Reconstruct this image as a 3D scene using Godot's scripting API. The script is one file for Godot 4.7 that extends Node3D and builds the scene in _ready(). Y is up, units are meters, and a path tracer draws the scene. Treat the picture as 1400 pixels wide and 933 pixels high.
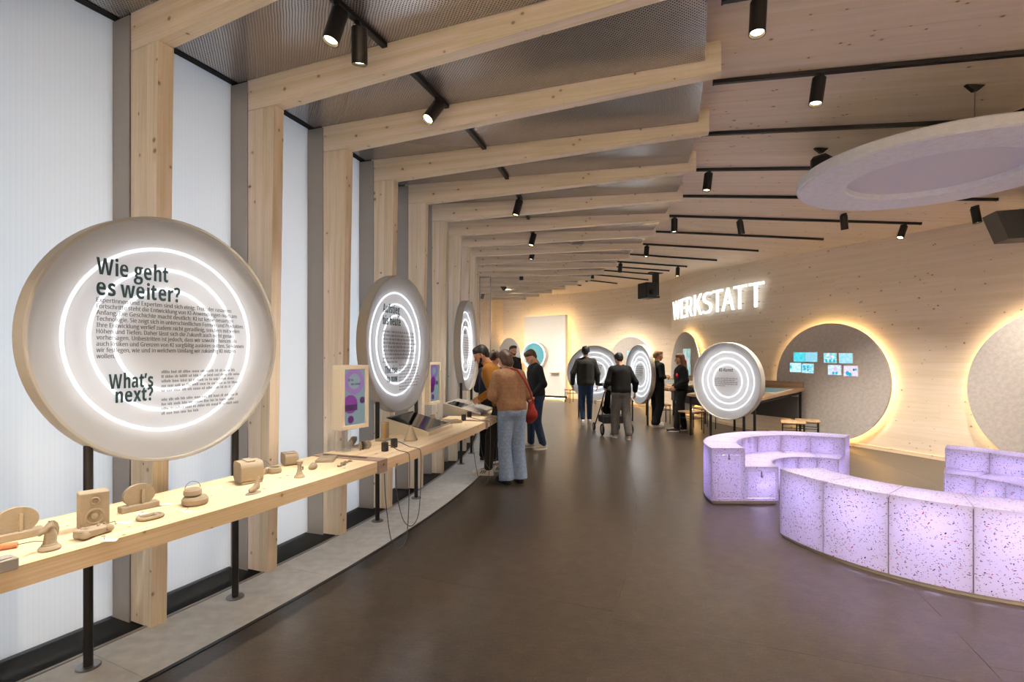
extends Node3D
# A curved exhibition hall. Polar frame: the facade circle is centred at (CX, 0, CZ); angle 0 points along +x, positive angles come towards the camera.
const CX := -16.68
const CZ := -9.7
const STEP := 2.97
const A0 := 24.52
var M := {}
var T := {}
var rng := RandomNumberGenerator.new()
var used := {}


# ---------------------------------------------------------------- mesh building
class Geo:
	var st := SurfaceTool.new()
	var n := 0

	func _init() -> void:
		st.begin(Mesh.PRIMITIVE_TRIANGLES)

	func vert(p: Vector3, nn: Vector3, uv := Vector2.ZERO) -> void:
		st.set_normal(nn)
		st.set_uv(uv)
		st.add_vertex(p)
		n += 1

	# a flat polygon (convex, planar), counter-clockwise seen from outside
	func poly(ps: Array, uvs: Array = [], nn := Vector3.ZERO) -> void:
		var m := nn
		if m == Vector3.ZERO:
			for i in range(1, ps.size() - 1):
				m += (ps[i] - ps[0]).cross(ps[i + 1] - ps[0])
			m = m.normalized()
		for i in range(1, ps.size() - 1):
			for k in [0, i + 1, i]:
				vert(ps[k], m, uvs[k] if uvs.size() else Vector2(ps[k].x, ps[k].y))

	# a quad with its u axis along the longer side, uv in metres
	func quad(a: Vector3, b: Vector3, c: Vector3, d: Vector3, o := Vector2.ZERO, inside := Vector3.INF) -> void:
		if inside != Vector3.INF and (b - a).cross(c - a).dot((a + b + c + d) * 0.25 - inside) < 0.0:
			var t := b
			b = d
			d = t
		var e := (b - a).length()
		var f := (d - a).length()
		if e >= f:
			poly([a, b, c, d], [o, o + Vector2(e, 0), o + Vector2(e, f), o + Vector2(0, f)])
		else:
			poly([a, b, c, d], [o, o + Vector2(0, e), o + Vector2(f, e), o + Vector2(f, 0)])

	# eight corners: 0-3 one end in ring order, 4-7 the other end
	func hexa(p: Array, o := Vector2.ZERO) -> void:
		var mid := Vector3.ZERO
		for q in p:
			mid += q * 0.125
		for f in [[0, 1, 2, 3], [4, 5, 6, 7], [0, 1, 5, 4], [1, 2, 6, 5], [2, 3, 7, 6], [3, 0, 4, 7]]:
			quad(p[f[0]], p[f[1]], p[f[2]], p[f[3]], o + Vector2(f[1] * 0.13, f[2] * 0.17), mid)

	func box(c: Vector3, s: Vector3, b := Basis.IDENTITY, o := Vector2.ZERO) -> void:
		var p := []
		for y in [-0.5, 0.5]:
			for k in [[-0.5, -0.5], [0.5, -0.5], [0.5, 0.5], [-0.5, 0.5]]:
				p.append(c + b * Vector3(k[0] * s.x, y * s.y, k[1] * s.z))
		hexa(p, o)

	# a box with chamfered edges
	func bbox(c: Vector3, s: Vector3, w: float, b := Basis.IDENTITY, o := Vector2.ZERO) -> void:
		var h := s * 0.5
		var i := h - Vector3.ONE * w
		for ax in 3:
			var u := (ax + 1) % 3
			var v := (ax + 2) % 3
			for sg in [-1.0, 1.0]:
				var q := []
				for k in [[-1, -1], [1, -1], [1, 1], [-1, 1]]:
					var t := Vector3.ZERO
					t[ax] = sg * h[ax]
					t[u] = k[0] * i[u]
					t[v] = k[1] * i[v]
					q.append(c + b * t)
				quad(q[0], q[1], q[2], q[3], o, c)
			for su in [-1.0, 1.0]:
				for sv in [-1.0, 1.0]:
					var q := []
					for k in [[0, -1], [0, 1], [1, 1], [1, -1]]:
						var t := Vector3.ZERO
						t[u] = su * (h[u] if k[0] == 0 else i[u])
						t[v] = sv * (i[v] if k[0] == 0 else h[v])
						t[ax] = k[1] * i[ax]
						q.append(c + b * t)
					quad(q[0], q[1], q[2], q[3], o, c)
		for x in [-1.0, 1.0]:
			for y in [-1.0, 1.0]:
				for z in [-1.0, 1.0]:
					var q := [Vector3(x * h.x, y * i.y, z * i.z), Vector3(x * i.x, y * h.y, z * i.z), Vector3(x * i.x, y * i.y, z * h.z)]
					if x * y * z < 0:
						q = [q[0], q[2], q[1]]
					poly([c + b * q[0], c + b * q[1], c + b * q[2]])

	# profile of (radius, height) turned about the local y axis
	func lathe(pr: Array, seg := 24, xf := Transform3D.IDENTITY, smooth := false) -> void:
		var k := pr.size()
		var nr := []
		for i in k - 1:
			var t: Vector2 = pr[i + 1] - pr[i]
			nr.append(Vector2(t.y, -t.x).normalized())
		for i in k - 1:
			if pr[i].distance_to(pr[i + 1]) < 1e-7:
				continue
			var n0: Vector2 = nr[i]
			var n1: Vector2 = nr[i]
			if smooth:
				if i > 0:
					n0 = (nr[i - 1] + nr[i]).normalized()
				if i < k - 2:
					n1 = (nr[i + 1] + nr[i]).normalized()
			for j in seg:
				var q := []
				for m in [[i, j], [i, j + 1], [i + 1, j + 1], [i + 1, j]]:
					var a: float = TAU * m[1] / seg
					var r: Vector2 = pr[m[0]]
					var e: Vector2 = n0 if m[0] == i else n1
					q.append([xf * Vector3(r.x * cos(a), r.y, -r.x * sin(a)), (xf.basis * Vector3(e.x * cos(a), e.y, -e.x * sin(a))).normalized(), Vector2(r.x * a, r.y)])
				for m in [0, 2, 1, 0, 3, 2]:
					vert(q[m][0], q[m][1], q[m][2])

	func cyl(a: Vector3, b: Vector3, ra: float, rb := -1.0, seg := 14) -> void:
		var l := (b - a).length()
		if rb < 0.0:
			rb = ra
		lathe([Vector2(0, 0), Vector2(ra, 0), Vector2(rb, l), Vector2(0, l)], seg, Transform3D(upto(b - a), a))

	static func upto(d: Vector3) -> Basis:
		var y := d.normalized()
		var x := y.cross(Vector3.FORWARD if absf(y.z) < 0.9 else Vector3.RIGHT).normalized()
		return Basis(x, y, x.cross(y))

	func ball(c: Vector3, r: Vector3, seg := 12, b := Basis.IDENTITY) -> void:
		var pr := []
		for i in seg / 2 + 1:
			var t := -PI / 2 + PI * i / (seg / 2)
			pr.append(Vector2(maxf(cos(t), 0.0), sin(t)))
		lathe(pr, seg, Transform3D(b * Basis.from_scale(r), c), true)

	# a ring of round section about the local z axis
	func torus(c: Vector3, R: float, r: float, seg := 48, tseg := 8, b := Basis.IDENTITY) -> void:
		for i in seg:
			for j in tseg:
				var q := []
				for m in [[i, j], [i + 1, j], [i + 1, j + 1], [i, j + 1]]:
					var a: float = TAU * m[0] / seg
					var t: float = TAU * m[1] / tseg
					var nn := Vector3(cos(a) * cos(t), sin(a) * cos(t), sin(t))
					q.append([c + b * (Vector3(cos(a), sin(a), 0) * R + nn * r), b * nn])
				for m in [0, 2, 1, 0, 3, 2]:
					vert(q[m][0], q[m][1])

	func tube(ps: Array, r: float, seg := 6) -> void:
		var fr: Array = []
		var prev := Vector3.ZERO
		for i in ps.size():
			var d: Vector3 = (ps[mini(i + 1, ps.size() - 1)] - ps[maxi(i - 1, 0)]).normalized()
			var x := prev - d * prev.dot(d)
			if prev == Vector3.ZERO or x.length() < 1e-4:
				x = d.cross(Vector3.UP if absf(d.y) < 0.9 else Vector3.RIGHT)
			x = x.normalized()
			prev = x
			fr.append([x, d.cross(x)])
		for i in ps.size() - 1:
			for j in seg:
				var q := []
				for m in [[i, j], [i, j + 1], [i + 1, j + 1], [i + 1, j]]:
					var a: float = TAU * m[1] / seg
					var nn: Vector3 = fr[m[0]][0] * cos(a) + fr[m[0]][1] * sin(a)
					q.append([ps[m[0]] + nn * r, nn])
				for m in [0, 2, 1, 0, 3, 2]:
					vert(q[m][0], q[m][1])

	# a slab that follows an arc about (c.x, c.z); angles in degrees; b0..b1 heights at the inner radius, lift = extra height at the outer radius
	func arc(c: Vector3, r0: float, r1: float, a0: float, a1: float, y0: float, y1: float, k: int, o := Vector2.ZERO) -> void:
		var p := func(r: float, a: float, y: float) -> Vector3: return c + Vector3(r * cos(deg_to_rad(a)), y, r * sin(deg_to_rad(a)))
		for i in k:
			var a: float = lerpf(a0, a1, float(i) / k)
			var b: float = lerpf(a0, a1, float(i + 1) / k)
			var rm := (r0 + r1) * 0.5
			var u0 := deg_to_rad(a) * rm
			var u1 := deg_to_rad(b) * rm
			var mid: Vector3 = p.call(rm, (a + b) * 0.5, (y0 + y1) * 0.5)
			for f in [[r1, y0, r1, y1], [r0, y0, r0, y1], [r0, y1, r1, y1], [r0, y0, r1, y0]]:
				var q := [p.call(f[0], a, f[1]), p.call(f[0], b, f[1]), p.call(f[2], b, f[3]), p.call(f[2], a, f[3])]
				var w: float = absf(f[2] - f[0]) + absf(f[3] - f[1])
				var uv := [o + Vector2(u0, 0), o + Vector2(u1, 0), o + Vector2(u1, w), o + Vector2(u0, w)]
				if (q[1] - q[0]).cross(q[2] - q[0]).dot((q[0] + q[2]) * 0.5 - mid) < 0.0:
					q = [q[0], q[3], q[2], q[1]]
					uv = [uv[0], uv[3], uv[2], uv[1]]
				poly(q, uv)
		for e in [[a0, -1.0], [a1, 1.0]]:
			var inn: Vector3 = p.call((r0 + r1) * 0.5, (a0 + a1) * 0.5, (y0 + y1) * 0.5)
			quad(p.call(r0, e[0], y0), p.call(r1, e[0], y0), p.call(r1, e[0], y1), p.call(r0, e[0], y1), o, inn)

	# a convex or concave outline in xy, extruded along z, then placed
	func prism(outline: Array, z0: float, z1: float, xf := Transform3D.IDENTITY, smooth := false) -> void:
		var pk := PackedVector2Array(outline)
		if Geometry2D.is_polygon_clockwise(pk):
			pk.reverse()
		var tris := Geometry2D.triangulate_polygon(pk)
		for i in range(0, tris.size(), 3):
			var t := [pk[tris[i]], pk[tris[i + 1]], pk[tris[i + 2]]]
			if (t[1] - t[0]).cross(t[2] - t[0]) < 0.0:
				t = [t[0], t[2], t[1]]
			var hi := []
			var lo := []
			for q in t:
				hi.append(xf * Vector3(q.x, q.y, z1))
				lo.push_front(xf * Vector3(q.x, q.y, z0))
			poly(hi, t)
			poly(lo, [t[2], t[1], t[0]])
		var k := pk.size()
		var run := 0.0
		for i in k:
			var a := pk[i]
			var b := pk[(i + 1) % k]
			var d := b - a
			var na := Vector2(d.y, -d.x).normalized()
			var nb := na
			if smooth:
				var pd := a - pk[(i + k - 1) % k]
				var nd := pk[(i + 2) % k] - b
				na = (na + Vector2(pd.y, -pd.x).normalized()).normalized()
				nb = (nb + Vector2(nd.y, -nd.x).normalized()).normalized()
			var ps := [Vector3(a.x, a.y, z0), Vector3(b.x, b.y, z0), Vector3(b.x, b.y, z1), Vector3(a.x, a.y, z1)]
			var ns := [na, nb, nb, na]
			var uv := [Vector2(run, z0), Vector2(run + d.length(), z0), Vector2(run + d.length(), z1), Vector2(run, z1)]
			run += d.length()
			for m in [0, 2, 1, 0, 3, 2]:
				vert(xf * ps[m], (xf.basis * Vector3(ns[m].x, ns[m].y, 0)).normalized(), uv[m])

	# bones [a, b, ra, rb] joined by a smooth minimum and meshed as surface nets
	func net(bones: Array, cell: float, soft: float, xf := Transform3D.IDENTITY, floor_y := -99.0) -> void:
		var lo := Vector3.INF
		var hi := -Vector3.INF
		for b in bones:
			var r: float = maxf(b[2], b[3]) + 2.5 * cell
			lo = lo.min(b[0] - Vector3.ONE * r).min(b[1] - Vector3.ONE * r)
			hi = hi.max(b[0] + Vector3.ONE * r).max(b[1] + Vector3.ONE * r)
		var nx := int(ceil((hi.x - lo.x) / cell)) + 2
		var ny := int(ceil((hi.y - lo.y) / cell)) + 2
		var nz := int(ceil((hi.z - lo.z) / cell)) + 2
		var d := PackedFloat32Array()
		d.resize(nx * ny * nz)
		d.fill(1.0)
		for b in bones:
			var a: Vector3 = b[0]
			var ab: Vector3 = b[1] - b[0]
			var ll := maxf(ab.length_squared(), 1e-9)
			var ra: float = b[2]
			var dr: float = b[3] - b[2]
			var reach: float = maxf(b[2], b[3]) + soft + 2.0 * cell
			var bl: Vector3 = (a.min(b[1]) - Vector3.ONE * reach - lo) / cell
			var bh: Vector3 = (a.max(b[1]) + Vector3.ONE * reach - lo) / cell
			for z in range(maxi(0, int(bl.z)), mini(nz, int(bh.z) + 1)):
				for y in range(maxi(0, int(bl.y)), mini(ny, int(bh.y) + 1)):
					var row := (z * ny + y) * nx
					for x in range(maxi(0, int(bl.x)), mini(nx, int(bh.x) + 1)):
						var p := lo + Vector3(x, y, z) * cell - a
						var t := clampf(p.dot(ab) / ll, 0.0, 1.0)
						var e := (p - ab * t).length() - ra - dr * t
						var f := d[row + x]
						var h := soft - absf(e - f)
						d[row + x] = minf(e, f) - (h * h / (4.0 * soft) if h > 0.0 else 0.0)
		if floor_y > -90.0:
			for z in nz:
				for y in ny:
					var cut := floor_y - (lo.y + y * cell)
					if cut > -2.0 * cell:
						for x in nx:
							var k := (z * ny + y) * nx + x
							d[k] = maxf(d[k], cut)
		var at := {}
		var pos: Array[Vector3] = []
		var nor: Array[Vector3] = []
		var sy := nx
		var sz := nx * ny
		var off := [0, 1, sy, sy + 1, sz, sz + 1, sz + sy, sz + sy + 1]
		var edges := [[0, 1], [2, 3], [4, 5], [6, 7], [0, 2], [1, 3], [4, 6], [5, 7], [0, 4], [1, 5], [2, 6], [3, 7]]
		for z in nz - 1:
			for y in ny - 1:
				var row := z * sz + y * sy
				for x in nx - 1:
					var k := row + x
					var neg := 0
					for o in off:
						if d[k + o] < 0.0:
							neg += 1
					if neg == 0 or neg == 8:
						continue
					var s := Vector3.ZERO
					var c := 0
					for e in edges:
						var v0 := d[k + off[e[0]]]
						var v1 := d[k + off[e[1]]]
						if (v0 < 0.0) != (v1 < 0.0):
							var t := v0 / (v0 - v1)
							var p0 := Vector3(e[0] & 1, (e[0] >> 1) & 1, e[0] >> 2)
							var p1 := Vector3(e[1] & 1, (e[1] >> 1) & 1, e[1] >> 2)
							s += p0.lerp(p1, t)
							c += 1
					at[k] = pos.size()
					pos.append(xf * (lo + (Vector3(x, y, z) + s / c) * cell))
					var g := Vector3(d[k + 1] - d[k] + d[k + 1 + sy + sz] - d[k + sy + sz], d[k + sy] - d[k] + d[k + 1 + sy + sz] - d[k + 1 + sz], d[k + sz] - d[k] + d[k + 1 + sy + sz] - d[k + 1 + sy])
					nor.append((xf.basis * g).normalized())
		for k in at:
			var z: int = k / sz
			var y: int = (k / sy) % ny
			var x: int = k % nx
			for ax in 3:
				var s1: int = [1, sy, sz][ax]
				var u: int = [sy, sz, 1][ax]
				var v: int = [sz, 1, sy][ax]
				if [y, z, x][ax] == 0 or [z, x, y][ax] == 0:
					continue
				var i0 := d[k] < 0.0
				if i0 == (d[k + s1] < 0.0):
					continue
				var q := [k, k - u, k - u - v, k - v]
				if not (at.has(q[1]) and at.has(q[2]) and at.has(q[3])):
					continue
				for m in ([0, 2, 1, 0, 3, 2] if i0 else [0, 1, 2, 0, 2, 3]):
					var j: int = at[q[m]]
					vert(pos[j], nor[j], Vector2(pos[j].x, pos[j].y))


func pol(r: float, a: float, y := 0.0) -> Vector3:
	return Vector3(CX + r * cos(deg_to_rad(a)), y, CZ + r * sin(deg_to_rad(a)))


func numbered(called: String) -> String:
	var k: int = used.get(called, -1) + 1
	used[called] = k
	return called if k == 0 else "%s_%03d" % [called, k]


func obj(called: String, g: Geo, m: Material, parent: Node = self) -> MeshInstance3D:
	var o := MeshInstance3D.new()
	o.mesh = g.st.commit()
	o.material_override = m
	return put(called, o, parent)


func put(called: String, o: MeshInstance3D, parent: Node = self) -> MeshInstance3D:
	o.cast_shadow = GeometryInstance3D.SHADOW_CASTING_SETTING_ON
	if parent == self:
		o.name = numbered(called)
		add_child(o)
	else:
		var k := 0
		var s := called
		while parent.has_node(s):
			k += 1
			s = "%s_%03d" % [called, k]
		o.name = s
		parent.add_child(o)
	return o


func tag(o: Node, label: String, category: String, group := "") -> Node:
	o.set_meta("label", label)
	o.set_meta("category", category)
	if group:
		o.set_meta("group", group)
	return o


func thing(called: String, label: String, category: String, at := Vector3.ZERO, turn := 0.0, group := "") -> Node3D:
	var o := Node3D.new()
	o.name = numbered(called)
	add_child(o)
	o.position = at
	o.rotation.y = deg_to_rad(turn)
	tag(o, label, category, group)
	return o


func struct_of(called: String, g: Geo, m: Material) -> MeshInstance3D:
	var o := obj(called, g, m)
	o.set_meta("kind", "structure")
	return o


func struct_node(called: String) -> Node3D:
	var o := Node3D.new()
	o.name = numbered(called)
	o.set_meta("kind", "structure")
	add_child(o)
	return o


func omni(parent: Node, at: Vector3, e: float, c: Color, size := 0.05) -> void:
	var l := OmniLight3D.new()
	l.name = "light"
	l.light_energy = e
	l.light_color = c
	l.light_size = size
	l.omni_range = 30.0
	l.omni_attenuation = 2.0
	l.shadow_enabled = true
	parent.add_child(l, true)
	l.position = at


func area(parent: Node, at: Vector3, towards: Vector3, size: Vector2, e: float, c: Color) -> void:
	var l := AreaLight3D.new()
	l.name = "light"
	l.light_energy = e
	l.light_color = c
	l.area_size = size
	l.area_range = 30.0
	l.area_attenuation = 2.0
	l.shadow_enabled = true
	parent.add_child(l, true)
	l.position = at
	l.basis = Basis.looking_at(towards, Vector3.UP)


func spot(parent: Node, at: Vector3, aim: Vector3, e: float, c: Color, ang := 30.0, size := 0.03) -> void:
	var l := SpotLight3D.new()
	l.name = "light"
	l.light_energy = e
	l.light_color = c
	l.light_size = size
	l.spot_range = 30.0
	l.spot_attenuation = 2.0
	l.spot_angle = ang
	l.spot_angle_attenuation = 1.0
	l.shadow_enabled = true
	parent.add_child(l, true)
	l.position = at
	l.basis = Basis.looking_at(aim, Vector3.UP if absf(aim.normalized().y) < 0.98 else Vector3.RIGHT)


func mat(c: Color, rough := 0.8, metal := 0.0, tex: Texture2D = null, uvs := Vector3.ONE) -> StandardMaterial3D:
	var m := StandardMaterial3D.new()
	m.albedo_color = c
	m.roughness = rough
	m.metallic = metal
	if tex:
		m.albedo_texture = tex
		m.uv1_scale = uvs
	return m


func glow(c: Color, e: float, base := Color(0.9, 0.9, 0.9)) -> StandardMaterial3D:
	var m := mat(base, 0.5)
	m.emission_enabled = true
	m.emission = c
	m.emission_energy_multiplier = e
	return m


func triplanar(m: StandardMaterial3D, s: float) -> StandardMaterial3D:
	m.uv1_triplanar = true
	m.uv1_scale = Vector3.ONE * s
	return m


# ---------------------------------------------------------------- textures
func stretched(seed_: int, w: int, h: int, fx: int, freq: float, oct := 3) -> PackedByteArray:
	var nz := FastNoiseLite.new()
	nz.seed = seed_
	nz.frequency = freq
	nz.noise_type = FastNoiseLite.TYPE_SIMPLEX_SMOOTH
	nz.fractal_octaves = oct
	var im := nz.get_seamless_image(maxi(8, w / fx), h)
	im.resize(w, h, Image.INTERPOLATE_CUBIC)
	im.convert(Image.FORMAT_L8)
	return im.get_data()


func wood_texture(seed_: int, knots: int, contrast: float) -> ImageTexture:
	var w := 1024
	var h := 512
	var fine := stretched(seed_, w, h, 32, 0.11)
	var broad := stretched(seed_ + 5, w, h, 24, 0.018, 2)
	var speck := stretched(seed_ + 9, w, h, 6, 0.2, 2)
	var r := RandomNumberGenerator.new()
	r.seed = seed_
	var dark := PackedFloat32Array()
	dark.resize(w * h)
	for k in knots:
		var cx := r.randi_range(0, w - 1)
		var cy := r.randi_range(0, h - 1)
		var ra := r.randf_range(2.0, 5.2)
		var rb := ra * r.randf_range(1.3, 2.1)
		var deep := r.randf_range(0.45, 1.0)
		for y in range(int(-rb * 3.0), int(rb * 3.0) + 1):
			for x in range(int(-ra * 5.0), int(ra * 5.0) + 1):
				var q := sqrt(x * x / (ra * ra) + y * y / (rb * rb))
				var v := clampf(1.35 - q, 0.0, 1.0) * deep
				v = maxf(v, 0.22 * deep * exp(-absf(y) / (rb * 0.9)) * exp(-absf(x) / (ra * 2.2)))
				var i := posmod(cy + y, h) * w + posmod(cx + x, w)
				dark[i] = maxf(dark[i], v)
	var out := PackedByteArray()
	out.resize(w * h * 3)
	for i in w * h:
		var g := 1.0 + contrast * ((fine[i] - 128) * 0.0011 + (broad[i] - 128) * 0.0013 + (speck[i] - 128) * 0.0003)
		var k := dark[i]
		out[i * 3] = clampi(int(244.0 * g * (1.0 - 0.52 * k)), 0, 255)
		out[i * 3 + 1] = clampi(int(235.0 * g * (1.0 - 0.64 * k)), 0, 255)
		out[i * 3 + 2] = clampi(int(221.0 * g * g * (1.0 - 0.74 * k)), 0, 255)
	return ImageTexture.create_from_image(Image.create_from_data(w, h, false, Image.FORMAT_RGB8, out))


func speckle_texture(seed_: int, w: int, base: Color, amp: float, freq: float) -> ImageTexture:
	var a := stretched(seed_, w, w, 1, freq, 4)
	var b := stretched(seed_ + 3, w, w, 1, freq * 0.12, 2)
	var c := stretched(seed_ + 7, w, w, 5, freq, 2)
	var out := PackedByteArray()
	out.resize(w * w * 3)
	for i in w * w:
		var g := 1.0 + amp * ((a[i] - 128) * 0.006 + (b[i] - 128) * 0.004 + (c[i] - 128) * 0.004)
		out[i * 3] = clampi(int(base.r8 * g), 0, 255)
		out[i * 3 + 1] = clampi(int(base.g8 * g), 0, 255)
		out[i * 3 + 2] = clampi(int(base.b8 * g), 0, 255)
	return ImageTexture.create_from_image(Image.create_from_data(w, w, false, Image.FORMAT_RGB8, out))


func terrazzo_texture() -> ImageTexture:
	var w := 1024
	var im := Image.create(w, w, false, Image.FORMAT_RGB8)
	im.fill(Color(0.93, 0.92, 0.95))
	var r := RandomNumberGenerator.new()
	r.seed = 77
	var cols := [Color(0.25, 0.22, 0.33), Color(0.35, 0.3, 0.42), Color(0.5, 0.46, 0.56), Color(0.75, 0.2, 0.26), Color(0.2, 0.18, 0.26), Color(0.62, 0.58, 0.68), Color(0.66, 0.62, 0.72)]
	for k in 2000:
		var cx := r.randi_range(0, w - 1)
		var cy := r.randi_range(0, w - 1)
		var ln := r.randf_range(1.6, 7.5) * (1.8 if r.randf() < 0.08 else 1.0)
		var wd := r.randf_range(1.0, 2.6) * (1.4 if ln > 6.0 else 1.0)
		var an := r.randf_range(-1.2, 1.2)
		var c: Color = cols[r.randi_range(0, 6)]
		var m := int(ln) + 2
		for y in range(-m, m + 1):
			for x in range(-m, m + 1):
				var u := (x * cos(an) + y * sin(an)) / ln
				var v := (-x * sin(an) + y * cos(an)) / wd
				if u * u + v * v < 1.0:
					im.set_pixel(posmod(cx + x, w), posmod(cy + y, w), c)
	return ImageTexture.create_from_image(im)


func perforated_texture() -> ImageTexture:
	var w := 64
	var im := Image.create(w, w, false, Image.FORMAT_RGB8)
	for y in w:
		for x in w:
			var d := INF
			for c in [[0, 0], [64, 0], [0, 64], [64, 64], [32, 32]]:
				d = minf(d, Vector2(x + 0.5 - c[0], y + 0.5 - c[1]).length())
			var k := clampf((11.5 - d) / 2.0, 0.0, 1.0)
			im.set_pixel(x, y, Color(0.93, 0.92, 0.91).lerp(Color(0.22, 0.22, 0.22), k))
	return ImageTexture.create_from_image(im)


func felt_texture() -> ImageTexture:
	return speckle_texture(31, 256, Color8(206, 201, 194), 0.09, 0.25)


func screen_texture(kind: int) -> ImageTexture:
	var w := 120
	var h := 240
	var im := Image.create(w, h, false, Image.FORMAT_RGB8)
	im.fill(Color8(148, 172, 176))
	var disc := func(cx: float, cy: float, r: float, c: Color, inner := 0.0) -> void:
		for y in range(maxi(0, int(cy - r)), mini(h, int(cy + r) + 1)):
			for x in range(maxi(0, int(cx - r)), mini(w, int(cx + r) + 1)):
				var q := Vector2(x - cx, y - cy).length()
				if q < r and q >= inner:
					im.set_pixel(x, y, c)
	if kind == 0:
		disc.call(58.0, 52.0, 56.0, Color8(176, 130, 196), 0.0)
		disc.call(58.0, 52.0, 34.0, Color8(160, 178, 186), 0.0)
		disc.call(36.0, 150.0, 40.0, Color8(152, 62, 160), 0.0)
		im.fill_rect(Rect2i(0, 152, 76, 26), Color8(86, 40, 92))
		disc.call(104.0, 136.0, 15.0, Color8(86, 52, 100), 0.0)
		disc.call(38.0, 216.0, 17.0, Color8(112, 34, 120), 0.0)
	else:
		disc.call(56.0, 40.0, 50.0, Color8(150, 120, 190), 24.0)
		disc.call(44.0, 110.0, 34.0, Color8(128, 40, 140), 0.0)
		disc.call(30.0, 150.0, 30.0, Color8(98, 30, 110), 0.0)
		disc.call(96.0, 120.0, 14.0, Color8(70, 44, 96), 0.0)
		disc.call(40.0, 210.0, 18.0, Color8(110, 40, 130), 0.0)
	return ImageTexture.create_from_image(im)


func picture_texture(kind: int) -> ImageTexture:
	var w := 96
	var h := 60
	var im := Image.create(w, h, false, Image.FORMAT_RGB8)
	var nz := FastNoiseLite.new()
	nz.seed = 40 + kind
	nz.frequency = 0.03
	var pal: Array = [[Color8(40, 196, 214), Color8(110, 214, 224)], [Color8(132, 196, 216), Color8(150, 206, 222)], [Color8(70, 200, 196), Color8(226, 232, 244)], [Color8(138, 206, 222), Color8(176, 222, 232)], [Color8(214, 240, 248), Color8(150, 222, 236)], [Color8(208, 236, 246), Color8(90, 190, 216)], [Color8(206, 238, 246), Color8(190, 200, 232)], [Color8(212, 226, 244), Color8(226, 190, 224)]][kind]
	for y in h:
		for x in w:
			var t := clampf(nz.get_noise_2d(x, y * 2.2) * 1.4 + 0.5, 0.0, 1.0)
			im.set_pixel(x, y, pal[0].lerp(pal[1], t))
	var spots: Array = [[], [], [[20, 48, 9, 0], [48, 48, 10, 0], [78, 48, 9, 0], [50, 22, 10, 1]], [], [[6, 26, 10, 0]], [[18, 20, 9, 0], [24, 34, 9, 0], [48, 22, 9, 0], [50, 40, 5, 2]], [[54, 22, 14, 1], [40, 48, 9, 0], [64, 47, 9, 0]], [[26, 42, 12, 0], [44, 50, 12, 0], [70, 22, 7, 2], [84, 20, 7, 0]]][kind]
	for s in spots:
		var c: Color = [Color8(26, 168, 196), Color8(222, 176, 218), Color8(60, 84, 112)][s[3]]
		for y in h:
			for x in w:
				if Vector2(x - s[0], y - s[1]).length() < s[2]:
					im.set_pixel(x, y, c)
	return ImageTexture.create_from_image(im)


func text_mesh(s: String, size: float, bold := false, depth := 0.002, align := HORIZONTAL_ALIGNMENT_LEFT, spacing := 0.0) -> TextMesh:
	var f := SystemFont.new()
	f.font_names = PackedStringArray(["Droid Sans"])
	f.font_weight = 700 if bold else 400
	var t := TextMesh.new()
	t.text = s
	t.font = f
	t.font_size = 32
	t.pixel_size = size / 32.0
	t.depth = depth
	t.curve_step = 4.0 if size < 0.05 else 2.0
	t.horizontal_alignment = align
	t.vertical_alignment = VERTICAL_ALIGNMENT_TOP
	t.line_spacing = spacing
	return t


# ---------------------------------------------------------------- the hall
func smooth(a: float, b: float, x: float) -> float:
	var t := clampf((x - a) / (b - a), 0.0, 1.0)
	return t * t * (3.0 - 2.0 * t)


func ceil_at(r: float, z: float) -> float:
	return 3.80 - 0.056 * maxf(r - 19.1, 0.0) + 0.26 * smooth(11.0, 15.5, -z)


func spline(w: Array, step := 0.1) -> Array:
	var out := []
	for i in w.size() - 1:
		var p0: Vector2 = w[maxi(i - 1, 0)]
		var p3: Vector2 = w[mini(i + 2, w.size() - 1)]
		var k := int(ceil(w[i].distance_to(w[i + 1]) / step))
		for j in k:
			out.append(w[i].cubic_interpolate(w[i + 1], p0, p3, float(j) / k))
	out.append(w[w.size() - 1])
	return out


# walls run along a plan curve given as (x, depth in front of the camera)
class Run:
	var p: Array = []
	var s: Array = [0.0]

	func _init(q: Array) -> void:
		p = q
		for i in range(1, q.size()):
			s.append(s[i - 1] + q[i].distance_to(q[i - 1]))

	func at(d: float) -> Vector3:
		var i := 1
		while i < s.size() - 1 and s[i] < d:
			i += 1
		var t: float = (d - s[i - 1]) / (s[i] - s[i - 1])
		var q: Vector2 = p[i - 1].lerp(p[i], t)
		return Vector3(q.x, 0, -q.y)

	func dir(d: float) -> Vector3:
		return (at(minf(d + 0.06, s[s.size() - 1])) - at(maxf(d - 0.06, 0.0))).normalized()

	func out(d: float) -> Vector3:   # into the room
		return dir(d).cross(Vector3.UP) * -1.0

	func length() -> float:
		return s[s.size() - 1]


var wall_r: Run
var wall_f: Run


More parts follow.
